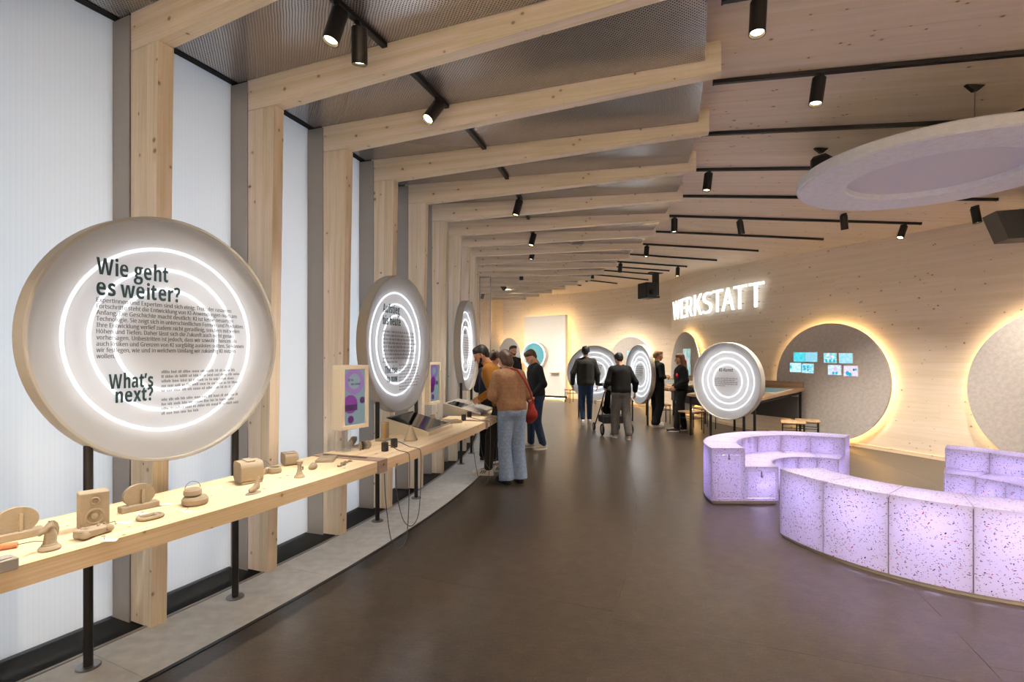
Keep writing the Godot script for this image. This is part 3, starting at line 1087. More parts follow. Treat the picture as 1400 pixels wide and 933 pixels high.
func signs() -> void:
	var grp := "round illuminated signs along the facade bench"
	var pl := [[-0.417, 0.1], [0.417, 0.1]]
	var t := round_sign("round_sign", "largest round illuminated sign, nearest the camera, with a dark green question heading", grp, pol(16.125, 24.5), 90 - 24.5, 0.70, 1.695, pl)
	var z := 0.028
	var c := 1.695
	words(t, "heading_text", "Wie geht", Vector3(-0.394, c + 0.425, z), 0.122, 0.36, M.teal_print, true)
	words(t, "heading_text", "es weiter?", Vector3(-0.394, c + 0.315, z), 0.122, 0.43, M.teal_print, true)
	var body := ["Expertinnen und Experten sind sich einig: Trotz der rasanten", "Fortschritte steht die Entwicklung von KI-Anwendungen noch am", "Anfang. Die Geschichte macht deutlich: KI ist keine neuartige", "Technologie. Sie zeigt sich in unterschiedlichen Formen und Produkten.", "Ihre Entwicklung verlief zudem nicht geradlinig, sondern mit vielen", "Höhen und Tiefen. Daher lässt sich die Zukunft auch nicht genau", "vorhersagen. Unbestritten ist jedoch, dass wir sowohl Chancen als", "auch Risiken und Grenzen von KI sorgfältig ausloten sollten. So können", "wir festlegen, wie und in welchem Umfang wir zukünftig KI nutzen", "wollen."]
	var wd := [0.76, 0.80, 0.775, 0.85, 0.82, 0.775, 0.80, 0.85, 0.79, 0.085]
	for i in 10:
		words(t, "body_text", body[i], Vector3(-0.394, c + 0.21 - i * 0.0325, z), 0.031, wd[i], M.grey_print)
	words(t, "subheading_text", "What’s", Vector3(-0.116, c - 0.185, z), 0.108, 0.222, M.teal_print, true, true)
	words(t, "subheading_text", "next?", Vector3(-0.116, c - 0.268, z), 0.108, 0.19, M.teal_print, true, true)
	small_print(t, Vector3(-0.07, c - 0.18, z), 0.50, 10, 0.0265, 5, M.grey_print, 5)

	t = round_sign("round_sign", "round illuminated sign above the tilted screen, second from the camera along the facade", grp, pol(16.085, 15.65), 90 - 15.65, 0.71, 1.725, pl)
	c = 1.725
	words(t, "heading_text", "Aufstieg", Vector3(-0.36, c + 0.40, z), 0.12, 0.34, M.teal_print, true)
	words(t, "heading_text", "bis heute", Vector3(-0.36, c + 0.28, z), 0.12, 0.36, M.teal_print, true)
	small_print(t, Vector3(-0.36, c + 0.13, z), 0.72, 9, 0.038, 8, M.grey_print)
	words(t, "subheading_text", "The rise", Vector3(-0.07, c - 0.22, z), 0.10, 0.25, M.teal_print, true, true)
	words(t, "subheading_text", "to now", Vector3(-0.07, c - 0.32, z), 0.10, 0.21, M.teal_print, true, true)
	small_print(t, Vector3(-0.03, c - 0.21, z), 0.46, 9, 0.032, 9, M.grey_print)

	t = round_sign("round_sign", "narrow-looking round illuminated sign, third from the camera along the facade", grp, pol(16.06, 6.1), 90 - 6.1, 0.70, 1.76, pl)
	c = 1.76
	small_print(t, Vector3(-0.36, c + 0.36, z), 0.34, 2, 0.12, 14, M.teal_print)
	small_print(t, Vector3(-0.36, c + 0.13, z), 0.72, 9, 0.038, 15, M.grey_print)
	small_print(t, Vector3(-0.32, c - 0.24, z), 0.26, 2, 0.10, 16, M.teal_print)
	small_print(t, Vector3(-0.03, c - 0.24, z), 0.46, 8, 0.032, 17, M.grey_print)

	# three more stand free in the hall
	grp = "round illuminated signs standing in the hall"
	t = round_sign("round_sign", "round illuminated sign standing behind the lilac light bench, below the glowing letters", grp, Vector3(3.44, 0, -8.2), -58, 0.62, 1.2, [[-0.30, -0.2], [0.30, -0.2]])
	words(t, "heading_text", "KI-Kunst", Vector3(-0.12, 1.2 + 0.205, z), 0.075, 0.25, M.grey_print, true)
	small_print(t, Vector3(-0.20, 1.2 + 0.05, z), 0.40, 5, 0.03, 19, M.grey_print)
	t = round_sign("round_sign", "narrow round illuminated sign seen edge-on beside the woman with tied blond hair", grp, Vector3(3.02, 0, -12.1), -78, 0.70, 1.17, [[-0.4, 0.1], [0.4, 0.1]])
	small_print(t, Vector3(-0.20, 1.17 + 0.2, z), 0.40, 6, 0.05, 20, M.grey_print)
	t = round_sign("round_sign", "round illuminated sign half hidden behind the man walking away in jeans", grp, Vector3(2.12, 0, -13.2), -18, 0.70, 1.17, [[-0.4, 0.1], [0.4, 0.1]])
	small_print(t, Vector3(-0.20, 1.17 + 0.2, z), 0.40, 6, 0.05, 21, M.grey_print)


func spots() -> void:
	var dn := Vector3(0, -1, 0)
	var y := 3.64
	# over the facade bench
	track_spot(pol(17.05, 23.2, y), Vector3(-0.24, -1, 0.16), 4.6, "left one of the two large black spotlights over the near facade bench", 27)
	track_spot(pol(17.05, 22.6, y), Vector3(-0.06, -1, -0.25), 4.6, "right one of the two large black spotlights over the near facade bench", 27)
	track_spot(pol(17.05, 19.3, y), Vector3(-0.50, -1, 0.52), 4.6, "black spotlight tilted towards the camera, its lens bright, under the curved rail's near part", 27)
	track_spot(pol(17.05, 10.4, y), Vector3(-0.26, -1, 0.05), 4.6, "black spotlight on the curved rail above the third round sign", 28)
	track_spot(pol(17.08, 4.2, y), Vector3(-0.25, -1, 0.15), 4.6, "upper one of two black spotlights close together, middle of the curved rail", 28)
	track_spot(pol(17.08, 0.2, y), Vector3(-0.25, -1, 0.05), 4.6, "lower one of two black spotlights close together, middle of the curved rail", 28)
	track_spot(pol(17.08, -8.4, y), Vector3(0.05, -1, 0), 4.6, "black spotlight hanging straight down from the curved rail, far half of the hall", 34)
	track_spot(pol(17.08, -15.6, y), Vector3(0.22, -0.55, -1.0), 9.0, "left one of two small black spotlights at the far end of the curved rail", 34)
	track_spot(pol(17.08, -16.3, y), Vector3(0.40, -0.55, -1.0), 9.0, "right one of two small black spotlights at the far end of the curved rail", 34)
	track_spot(pol(17.08, -22.6, y), Vector3(-0.3, -1, 0), 4.6, "last small black spotlight of the curved rail, above the glass door", 34)
	# behind the camera, lighting the near bench
	track_spot(pol(17.05, 29.5, y), Vector3(-0.24, -1, -0.20), 4.6, "black spotlight over the facade bench beside the camera, out of the frame", 27)
	track_spot(pol(17.05, 36.0, y), Vector3(-0.22, -1, -0.2), 4.6, "black spotlight over the facade bench behind the camera, out of the frame", 27)
	# on the radial rails: rail number, radius, aim (outwards, down, towards camera), energy
	var w := Color(1.0, 0.955, 0.895)
	for q in [[1, 19.33, -0.05, 0.1, 9.0, "large black spotlight with a round glowing lens at the top edge of the picture", 1.0], [2, 19.87, -0.15, 0.1, 9.0, "black spotlight with a glowing lens on the second straight rail, left of the cable", 1.0],
			[4, 19.33, -0.12, 0.05, 9.0, "black spotlight on a straight rail left of the hanging ring's tip", 1.0], [6, 19.28, -0.02, 0.02, 9.0, "black spotlight at the left end of the rail below the hanging ring, hanging straight", 1.0],
			[6, 20.26, 0.2, -0.1, 8.0, "black spotlight tilted to the right on the rail below the hanging ring", 1.0], [6, 22.62, -0.45, 0.2, 6.0, "black spotlight tilted left near the free end of the rail below the hanging ring", 1.0],
			[8, 19.30, -0.1, 0.05, 9.0, "black spotlight at the left end of the rail above the letters", 1.0], [10, 19.34, -0.1, 0.0, 9.0, "black spotlight at the left end of the tenth rail, left of the projector", 1.0],
			[10, 20.74, -0.1, 0.1, 6.0, "small black spotlight right of the projector above the first glowing letter", 1.0], [12, 19.33, 0.05, -0.1, 6.0, "small black spotlight left end of a short rail, left of the projector", 1.0],
			[13, 19.52, 0.5, 0.0, 4.5, "small black spotlight aimed at the far wall beside the white cabinet", 1.0], [14, 19.40, 0.6, 0.0, 4.5, "small dark spotlight above the right edge of the white cabinet", 1.0],
			[15, 19.50, 0.6, 0.2, 4.5, "small dark spotlight hanging straight above the white cabinet", 1.0], [16, 19.30, 0.4, 0.2, 4.5, "small dark spotlight above the left edge of the white cabinet", 1.0]]:
		var a: float = A0 - STEP * (q[0] + 0.5)
		var p := pol(q[1], a)
		p.y = ceil_at(q[1], p.z) - 0.036
		var ax := Basis(Vector3.UP, -deg_to_rad(a))
		track_spot(p, ax * Vector3(q[2], -1, q[3]), q[4], q[5], 42.0, w)
	# farther right along the wall
	for q in [[7.65, 22.9, Vector3(0.1, -1, 0.1), 8.0, "black spotlight hanging at the right edge of the picture beside the dark duct"], [6.1, 21.6, Vector3(0.15, -1, -0.1), 9.0, "small black spotlight peeping out below the hanging ring's lowest edge"], [22.9, 21.5, Vector3(0.6, -1, -0.3), 12.0, "black spotlight on the ceiling beside the camera, out of the frame"], [27.0, 20.5, Vector3(0.8, -1, -0.7), 12.0, "black spotlight on the ceiling behind the camera, out of the frame"], [20.0, 24.5, Vector3(0.3, -1, -0.3), 10.0, "black spotlight over the right wall, out of the frame"]]:
		var p := pol(q[1], q[0])
		p.y = ceil_at(q[1], p.z) - (0.036 if q[0] < 7.9 and q[0] > 7.0 else 0.0)
		track_spot(p, q[2], q[3], q[4], 42.0, w)

	# wall washers in front of the wall behind the camera
	var say := ["first", "second", "third", "fourth", "fifth"]
	for k in 5:
		var x: float = [-3.2, -0.8, 1.8, 4.4, 7.0][k]
		var d: float = [-0.9, -2.2, -2.9, -2.7, -2.4][k]
		var r := Vector2(x - CX, -d - CZ).length()
		track_spot(Vector3(x, ceil_at(r, -d) - 0.002, -d), Vector3(-0.1, -0.75, 1.0), 26.0, "%s wall-washing spotlight from the facade, behind the camera" % say[k], 50.0, w)


func hanging_ring() -> void:
	var c := Vector3(3.77, 3.2, -4.58)
	var t := thing("hanging_ring", "large pale felt ring hanging flat from the ceiling above the lilac light benches", "acoustic ring", c)
	var g := Geo.new()
	g.lathe([Vector2(0.665, 0.0), Vector2(1.055, 0.0), Vector2(1.07, 0.012), Vector2(1.07, 0.085), Vector2(1.055, 0.10), Vector2(0.665, 0.10), Vector2(0.655, 0.09), Vector2(0.655, 0.01), Vector2(0.665, 0.0)], 96)
	obj("ring_body", g, M.ring, t)
	g = Geo.new()
	g.lathe([Vector2(0, 0.055), Vector2(0.655, 0.055), Vector2(0.655, 0.07), Vector2(0, 0.07)], 72)
	obj("inner_panel", g, M.ring_in, t)
	for k in 3:
		var a := deg_to_rad([205.0, 290.0, 60.0][k])
		var p := Vector3(0.86 * cos(a), 0, -0.86 * sin(a))
		if k == 0:
			p = Vector3(3.17 - c.x, 0, -5.25 - c.z)
		elif k == 1:
			p = Vector3(3.57 - c.x, 0, -3.95 - c.z)
		var r := Vector2(c.x + p.x - CX, c.z + p.z - CZ).length()
		var top := ceil_at(r, c.z + p.z) - c.y
		g = Geo.new()
		g.cyl(p + Vector3(0, 0.10, 0), p + Vector3(0, top - 0.045, 0), 0.004, -1, 6)
		var o := obj("suspension_cable", g, M.steel, t)
		g = Geo.new()
		g.prism([Vector2(-0.075, 0), Vector2(0.075, 0), Vector2(0.014, -0.05), Vector2(-0.014, -0.05)], -0.016, 0.016, Transform3D(Basis.IDENTITY, p + Vector3(0, top, 0)))
		obj("ceiling_mount", g, M.black, o)
	# equipment lying on the ring
	var s := thing("speaker", "black boxy loudspeaker on the upper side of the hanging ring, at its left tip", "loudspeaker", Vector3(3.05, 3.303, -5.0), 35)
	g = Geo.new()
	g.bbox(Vector3(0, 0.12, 0), Vector3(0.26, 0.24, 0.17), 0.03)
	obj("case", g, M.black, s)
	g = Geo.new()
	g.box(Vector3(0, 0.12, 0.087), Vector3(0.2, 0.18, 0.004))
	obj("grille", g, M.glass_dark, s)
	s = thing("projector", "dark rounded device on top of the hanging ring at the right edge of the picture", "projector", Vector3(4.02, 3.30, -3.95), 20)
	g = Geo.new()
	g.bbox(Vector3(0, 0.11, 0), Vector3(0.26, 0.2, 0.3), 0.05)
	obj("case", g, M.black, s)
	g = Geo.new()
	g.cyl(Vector3(-0.12, 0.12, 0), Vector3(-0.17, 0.12, 0), 0.05)
	obj("lens", g, M.glass_dark, s)
	# duct-like projector housing at the right edge
	s = thing("projector_housing", "dark grey angular housing hanging from the ceiling at the right edge of the picture", "projector", Vector3(6.52, 2.99, -6.0), -20)
	g = Geo.new()
	g.prism([Vector2(-0.62, 0.0), Vector2(0.42, 0.0), Vector2(0.42, 0.34), Vector2(-0.74, 0.34)], -0.16, 0.16)
	obj("case", g, M.pole, s)
	g = Geo.new()
	g.prism([Vector2(-0.60, 0.01), Vector2(-0.72, 0.33), Vector2(-0.73, 0.33), Vector2(-0.61, 0.01)], -0.14, 0.14)
	obj("lens_cover", g, M.glass_dark, s)
	g = Geo.new()
	g.box(Vector3(0.1, 0.46, 0), Vector3(0.08, 0.25, 0.08))
	obj("bracket", g, M.black, s)
	# projector hanging from the far rails
	var pp := Vector3(3.78, 3.36, -13.9)
	s = thing("projector", "black projector hanging on a bracket from the rails, left of the glowing letters", "projector", pp, 20)
	g = Geo.new()
	g.bbox(Vector3(-0.12, 0.0, 0), Vector3(0.36, 0.42, 0.42), 0.02)
	obj("case", g, M.black, s)
	g = Geo.new()
	g.cyl(Vector3(-0.14, -0.05, 0.21), Vector3(-0.14, -0.05, 0.25), 0.07)
	obj("lens", g, M.glass_dark, s)
	g = Geo.new()
	g.box(Vector3(0.14, 0.20, 0), Vector3(0.14, 0.62, 0.12))
	g.box(Vector3(0.14, 0.505, 0), Vector3(0.4, 0.03, 0.14))
	g.box(Vector3(0.1, -0.16, 0.05), Vector3(0.2, 0.06, 0.1))
	obj("bracket", g, M.black, s)
	s = thing("smoke_detector", "small dark flat box fixed under the perforated ceiling sheets, far middle", "ceiling box", Vector3(1.16, 3.60, -9.05), -4)
	g = Geo.new()
	g.bbox(Vector3(0, 0.035, 0), Vector3(0.24, 0.07, 0.24), 0.01)
	obj("case", g, M.pole, s)
	g = Geo.new()
	g.box(Vector3(0, 0.0, 0), Vector3(0.18, 0.01, 0.18))
	obj("cover", g, M.black, s)


# ---------------------------------------------------------------- things on and by the timber walls
func facing(n: Vector3) -> float:
	return rad_to_deg(atan2(n.x, n.z))


func wall_disc(label: String, p: Vector3, n: Vector3, ch: float, R: float, off := 0.13) -> Node3D:
	var t := thing("wall_disc", label, "wall disc", p + n * off + Vector3(0, ch, 0), facing(n), "round felt discs with a light rim on the timber wall")
	var zb := Basis(Vector3.RIGHT, PI / 2)
	var g := Geo.new()
	g.lathe([Vector2(0, -0.02), Vector2(R - 0.004, -0.02), Vector2(R, -0.016), Vector2(R, 0.018), Vector2(R - 0.004, 0.022), Vector2(0, 0.022)], 110, Transform3D(zb))
	obj("felt_face", g, M.felt, t)
	g = Geo.new()
	g.lathe([Vector2(R - 0.10, -0.05), Vector2(R - 0.075, -0.05), Vector2(R - 0.075, -0.02), Vector2(R - 0.10, -0.02), Vector2(R - 0.10, -0.05)], 90, Transform3D(zb))
	obj("frame", g, M.pale_wood, t)
	g = Geo.new()
	g.torus(Vector3(0, 0, -0.035), R - 0.045, 0.010, 110, 6)
	obj("led_strip", g, M.led, t)
	return t


func wall_screen(label: String, disc: Node3D, x: float, y: float, w: float, h: float, m: Material) -> void:
	var b := disc.transform.basis
	var t := thing("wall_screen", label, "screen", disc.position + b * Vector3(x, y, 0.0225), 0, "small glowing pictures on the round felt disc")
	t.basis = b
	var g := Geo.new()
	g.box(Vector3(0, 0, 0.004), Vector3(w, h, 0.008))
	obj("screen_case", g, M.white, t)
	g = Geo.new()
	var q := [Vector3(-w / 2 + 0.003, -h / 2 + 0.003, 0.009), Vector3(w / 2 - 0.003, -h / 2 + 0.003, 0.009), Vector3(w / 2 - 0.003, h / 2 - 0.003, 0.009), Vector3(-w / 2 + 0.003, h / 2 - 0.003, 0.009)]
	g.poly(q, [Vector2(0, 1), Vector2(1, 1), Vector2(1, 0), Vector2(0, 0)])
	obj("screen_picture", g, m, t)


func lit_picture(tex: Texture2D, e := 0.75) -> StandardMaterial3D:
	var m := mat(Color(0.05, 0.05, 0.05), 0.3)
	m.emission_enabled = true
	m.emission = Color(1, 1, 1)
	m.emission_operator = BaseMaterial3D.EMISSION_OP_MULTIPLY
	m.emission_texture = tex
	m.emission_energy_multiplier = e
	return m


func wall_things() -> void:
	var d1 := wall_disc("large round felt disc with eight small glowing pictures, back-lit in warm yellow", wall_r.at(13.86), wall_r.out(13.86), 1.13, 1.07)
	var d3 := wall_disc("large round felt disc cut by the right edge of the picture, back-lit in warm yellow", wall_r.at(10.62), wall_r.out(10.62), 1.14, 1.10)
	var d2 := wall_disc("round felt disc seen at a slant below the glowing letters, with one upright green screen", wall_r.at(18.35), wall_r.out(18.35), 1.17, 1.07)
	var sF := 1.75
	var d4 := wall_disc("round felt disc on the far wall behind the walking people, back-lit in warm yellow", wall_f.at(sF), wall_f.out(sF), 1.15, 1.08)
	var n5 := Vector3(-0.88, 0, 0.48).normalized()
	var d5 := wall_disc("half hidden round felt disc left of the white cabinet on the far wall", Vector3(0.0, 0, -19.9), n5, 1.35, 0.95)
	var names := ["plain turquoise picture, top row, far left on the felt disc", "plain pale blue picture, top row, second from left on the felt disc", "picture with green band and three blue dots, top row of the felt disc", "pale blue picture at the right end of the felt disc's top row", "white and turquoise picture at the left end of the felt disc's bottom row", "picture with dark blue blots, second in the felt disc's bottom row", "picture with a pink square over green, third in the felt disc's bottom row", "picture with pink sky and dark blots, right end of the felt disc's bottom row"]
	var xs := [[1101.0, 491.5], [1123.5, 491.5], [1153.6, 492.5], [1180.0, 493.0], [1094.0, 506.5], [1116.6, 507.5], [1161.0, 509.5], [1188.0, 511.0]]
	# places on the disc in metres from its centre (right, up)
	var spots_ := [[-0.56, 0.45], [-0.315, 0.45], [0.05, 0.435], [0.335, 0.43], [-0.64, 0.245], [-0.385, 0.235], [0.13, 0.215], [0.42, 0.205]]
	for k in 8:
		wall_screen(names[k], d1, spots_[k][0], spots_[k][1], 0.245, 0.185, lit_picture(picture_texture(k), 0.8))
	wall_screen("upright green screen on the slanted felt disc below the glowing letters", d2, 0.22, 0.15, 0.56, 0.95, lit_picture(picture_texture(2), 0.45))
	wall_screen("bright cyan screen on the far felt disc, partly behind a walking person", d4, 0.15, 0.45, 0.52, 0.34, lit_picture(picture_texture(3), 0.9))

	# glowing letters
	var t := thing("letter_sign", "row of large white glowing letters reading WERKSTATT on the timber wall", "sign", Vector3(0, 2.64, 0))
	var ls := [["W", 19.14, 0.66], ["E", 18.54, 0.37], ["R", 18.07, 0.41], ["K", 17.57, 0.43], ["S", 17.12, 0.42], ["T", 16.69, 0.43], ["A", 16.31, 0.47], ["T", 15.91, 0.43], ["T", 15.45, 0.43]]
	for q in ls:
		var tm := text_mesh(q[0], 0.72, false, 0.035)
		var bb := tm.get_aabb()
		var o := MeshInstance3D.new()
		o.mesh = tm
		o.material_override = M.sign
		put("letter", o, t)
		var n := wall_r.out(q[1])
		var sx: float = q[2] * 0.92 / bb.size.x
		var sy := 0.52 / bb.size.y
		var b := Basis(Vector3.UP, atan2(n.x, n.z))
		o.transform = Transform3D(b * Basis.from_scale(Vector3(sx, sy, 1)), wall_r.at(q[1]) + n * 0.115 - b * Vector3((bb.position.x + bb.size.x / 2) * sx, bb.position.y * sy, 0))
		for y in [0.12, 0.40]:
			var g := Geo.new()
			g.cyl(wall_r.at(q[1]) + n * 0.02 + Vector3(0, y, 0), wall_r.at(q[1]) + n * 0.10 + Vector3(0, y, 0), 0.008, -1, 6)
			obj("stand_off", g, M.steel, t)
	for s in [15.9, 17.4, 18.9]:
		area(t, wall_r.at(s) + wall_r.out(s) * 0.2 + Vector3(0, 0.26, 0), wall_r.out(s), Vector2(1.3, 0.4), 0.12, Color(0.95, 0.98, 1.0))

	# white cabinet with a porthole on the far wall
	var A := Vector3(0.47, 0, -19.78)
	var B := Vector3(1.96, 0, -18.80)
	var n := (B - A).cross(Vector3.UP).normalized() * -1.0
	if n.z < 0:
		n = -n
	var cb := thing("white_cabinet", "tall white cabinet hanging against the far wall with a round porthole", "cabinet", (A + B) / 2, facing(n))
	var w := A.distance_to(B)
	var g := Geo.new()
	g.bbox(Vector3(0, 1.62, -0.10), Vector3(w, 3.0, 0.20), 0.01)
	obj("body", g, M.white, cb)
	g = Geo.new()
	g.box(Vector3(0, 0.07, -0.11), Vector3(w - 0.05, 0.10, 0.16))
	obj("plinth", g, M.black, cb)
	g = Geo.new()
	g.tube([Vector3(-w / 2 + 0.05, 0.3, -0.235), Vector3(-w / 2 + 0.05, 3.05, -0.235), Vector3(w / 2 - 0.05, 3.05, -0.235), Vector3(w / 2 - 0.05, 0.1, -0.235)], 0.012, 6)
	g.tube([Vector3(-w / 2 + 0.05, 0.03, 0.0), Vector3(w / 2 - 0.03, 0.03, 0.0)], 0.01, 6)
	obj("led_strip", g, M.led, cb)
	var zb := Basis(Vector3.RIGHT, PI / 2)
	var pc := Vector3(-0.32, 1.62, 0)
	g = Geo.new()
	g.lathe([Vector2(0.50, 0.0), Vector2(0.50, 0.26), Vector2(0.485, 0.26), Vector2(0.485, 0.0)], 56, Transform3D(zb, pc))
	obj("porthole_drum", g, M.white, cb)
	g = Geo.new()
	g.torus(pc + Vector3(0, 0, 0.262), 0.485, 0.022, 64, 8)
	obj("light_ring", g, M.sign, cb)
	g = Geo.new()
	g.lathe([Vector2(0, 0.06), Vector2(0.484, 0.06)], 48, Transform3D(zb, pc))
	var scr := mat(Color(0.05, 0.05, 0.05), 0.3)
	scr.emission_enabled = true
	scr.emission = Color(0.36, 0.66, 0.68)
	scr.emission_energy_multiplier = 0.75
	obj("porthole_screen", g, scr, cb)
	g = Geo.new()
	g.bbox(Vector3(0.48, 0.98, 0.11), Vector3(0.34, 0.03, 0.2), 0.004)
	obj("shelf", g, M.pale_wood, cb)

	# two sloping desks along the wall below the letters
	for k in 2:
		var dk: Node3D
		if k == 0:
			dk = thing("sloping_desk", "sloping wooden desk with a green inset screen beside the eight-picture felt disc", "desk", Vector3(4.51, 0, -9.97), -62)
		else:
			dk = thing("sloping_desk", "sloping wooden desk behind the two women in black, below the slanted felt disc", "desk", Vector3(4.08, 0, -12.9), -84)
		var L := 1.55 if k == 0 else 1.9
		var h0 := 0.84
		var h1 := 1.0
		var dp := 1.4 if k == 0 else 0.85
		g = Geo.new()
		var q := []
		for e in [[-0.5, dp / 2, h0], [0.5, dp / 2, h0], [0.5, -dp / 2, h1], [-0.5, -dp / 2, h1]]:
			q.append(Vector3(e[0] * L, e[2] - 0.05, e[1]))
		for e in [[-0.5, dp / 2, h0], [0.5, dp / 2, h0], [0.5, -dp / 2, h1], [-0.5, -dp / 2, h1]]:
			q.append(Vector3(e[0] * L, e[2], e[1]))
		g.hexa(q)
		obj("desk_top", g, M.desk, dk)
		g = Geo.new()
		g.bbox(Vector3(0, h1 + 0.04, -dp / 2 + 0.02), Vector3(L, 0.14, 0.03), 0.004)
		obj("upstand", g, M.desk, dk)
		var tilt := Basis(Vector3.RIGHT, atan2(h1 - h0, dp))
		for x in ([0.36] if k == 0 else [-0.45, 0.45]):
			g = Geo.new()
			var zc := -0.22 if k == 0 else 0.0
			var yc := lerpf(h0, h1, 0.5 - zc / dp)
			g.box(Vector3(x, yc + 0.003, zc), Vector3(0.62, 0.006, 0.42), tilt)
			var o := obj("inset_screen", g, lit_picture(picture_texture(2), 0.18), dk)
			g = Geo.new()
			g.box(Vector3(x, yc + 0.001, zc), Vector3(0.70, 0.006, 0.50), tilt)
			obj("screen_frame", g, M.pale_wood, o)
		g = Geo.new()
		g.box(Vector3(0, h0 - 0.07, dp / 2 - 0.05), Vector3(L - 0.06, 0.03, 0.03))
		g.box(Vector3(-L / 2 + 0.05, h0 - 0.06 + 0.05, 0), Vector3(0.03, 0.03, dp - 0.08), tilt)
		g.box(Vector3(L / 2 - 0.05, h0 - 0.06 + 0.05, 0), Vector3(0.03, 0.03, dp - 0.08), tilt)
		obj("frame_rail", g, M.black, dk)
		for e in [[-1, 1], [1, 1], [-1, -1], [1, -1]]:
			g = Geo.new()
			var top := h0 - 0.06 if e[1] > 0 else h1 - 0.07
			g.box(Vector3(e[0] * (L / 2 - 0.05), top / 2, e[1] * (dp / 2 - 0.05)), Vector3(0.032, top, 0.032))
			obj("leg", g, M.black, dk)
		g = Geo.new()
		g.box(Vector3(0, 0.62, -dp / 2 + 0.10), Vector3(L - 0.1, 0.42, 0.02))
		obj("modesty_panel", g, M.desk_side, dk)

	# stools
	var st := [[4.90, -8.92, -28.0, "square wooden stool with black wire legs, left one of the pair beside the eight-picture disc"], [5.26, -9.12, -28.0, "square wooden stool with black wire legs, right one of the pair beside the eight-picture disc"], [4.25, -11.3, 10.0, "square wooden stool with black legs, nearer one behind the two women"], [3.55, -12.2, 0.0, "square wooden stool with black legs, farther one behind the two women"], [3.72, -10.6, 30.0, "square wooden stool with black legs behind the round sign with text"], [2.05, -17.6, 25.0, "square stool with thin black legs left of the man walking away"], [2.55, -17.3, 30.0, "square stool with thin black legs right of the man walking away"], [3.0, -16.9, 30.0, "square stool with thin black legs below the half hidden round sign"]]
	for q in st:
		var s := thing("stool", q[3], "stool", Vector3(q[0], 0, q[1]), q[2], "square stools with black legs")
		g = Geo.new()
		g.bbox(Vector3(0, 0.45, 0), Vector3(0.38, 0.025, 0.38), 0.004, Basis.IDENTITY, Vector2(q[0], q[1]))
		obj("seat", g, M.stool, s)
		for e in [[-1, -1], [1, -1], [1, 1], [-1, 1]]:
			g = Geo.new()
			g.cyl(Vector3(e[0] * 0.165, 0, e[1] * 0.165), Vector3(e[0] * 0.165, 0.438, e[1] * 0.165), 0.010, -1, 8)
			obj("leg", g, M.black, s)
		g = Geo.new()
		for y in [0.32, 0.425]:
			for e in [[-1, -1, 1, -1], [1, -1, 1, 1], [1, 1, -1, 1], [-1, 1, -1, -1]]:
				g.cyl(Vector3(e[0] * 0.165, y, e[1] * 0.165), Vector3(e[2] * 0.165, y, e[3] * 0.165), 0.006, -1, 6)
		obj("stretcher", g, M.black, s)

	# glass door at the far end of the facade
	var gd := thing("glass_door", "tall narrow glass door leaf in a steel frame at the far end of the facade", "glass door", Vector3(-0.60, 0, -11.4), 12)
	g = Geo.new()
	g.box(Vector3(0, 1.68, 0), Vector3(0.22, 3.3, 0.012))
	obj("pane", g, M.acrylic, gd)
	g = Geo.new()
	g.box(Vector3(-0.12, 1.69, 0), Vector3(0.025, 3.36, 0.05))
	g.box(Vector3(0.12, 1.69, 0), Vector3(0.02, 3.36, 0.05))
	g.box(Vector3(0, 3.35, 0), Vector3(0.24, 0.03, 0.05))
	g.box(Vector3(0, 0.04, 0), Vector3(0.24, 0.08, 0.05))
	obj("frame", g, M.steel, gd)
	g = Geo.new()
	g.box(Vector3(0.09, 1.12, 0.05), Vector3(0.02, 0.5, 0.02))
	obj("handle", g, M.black, gd)


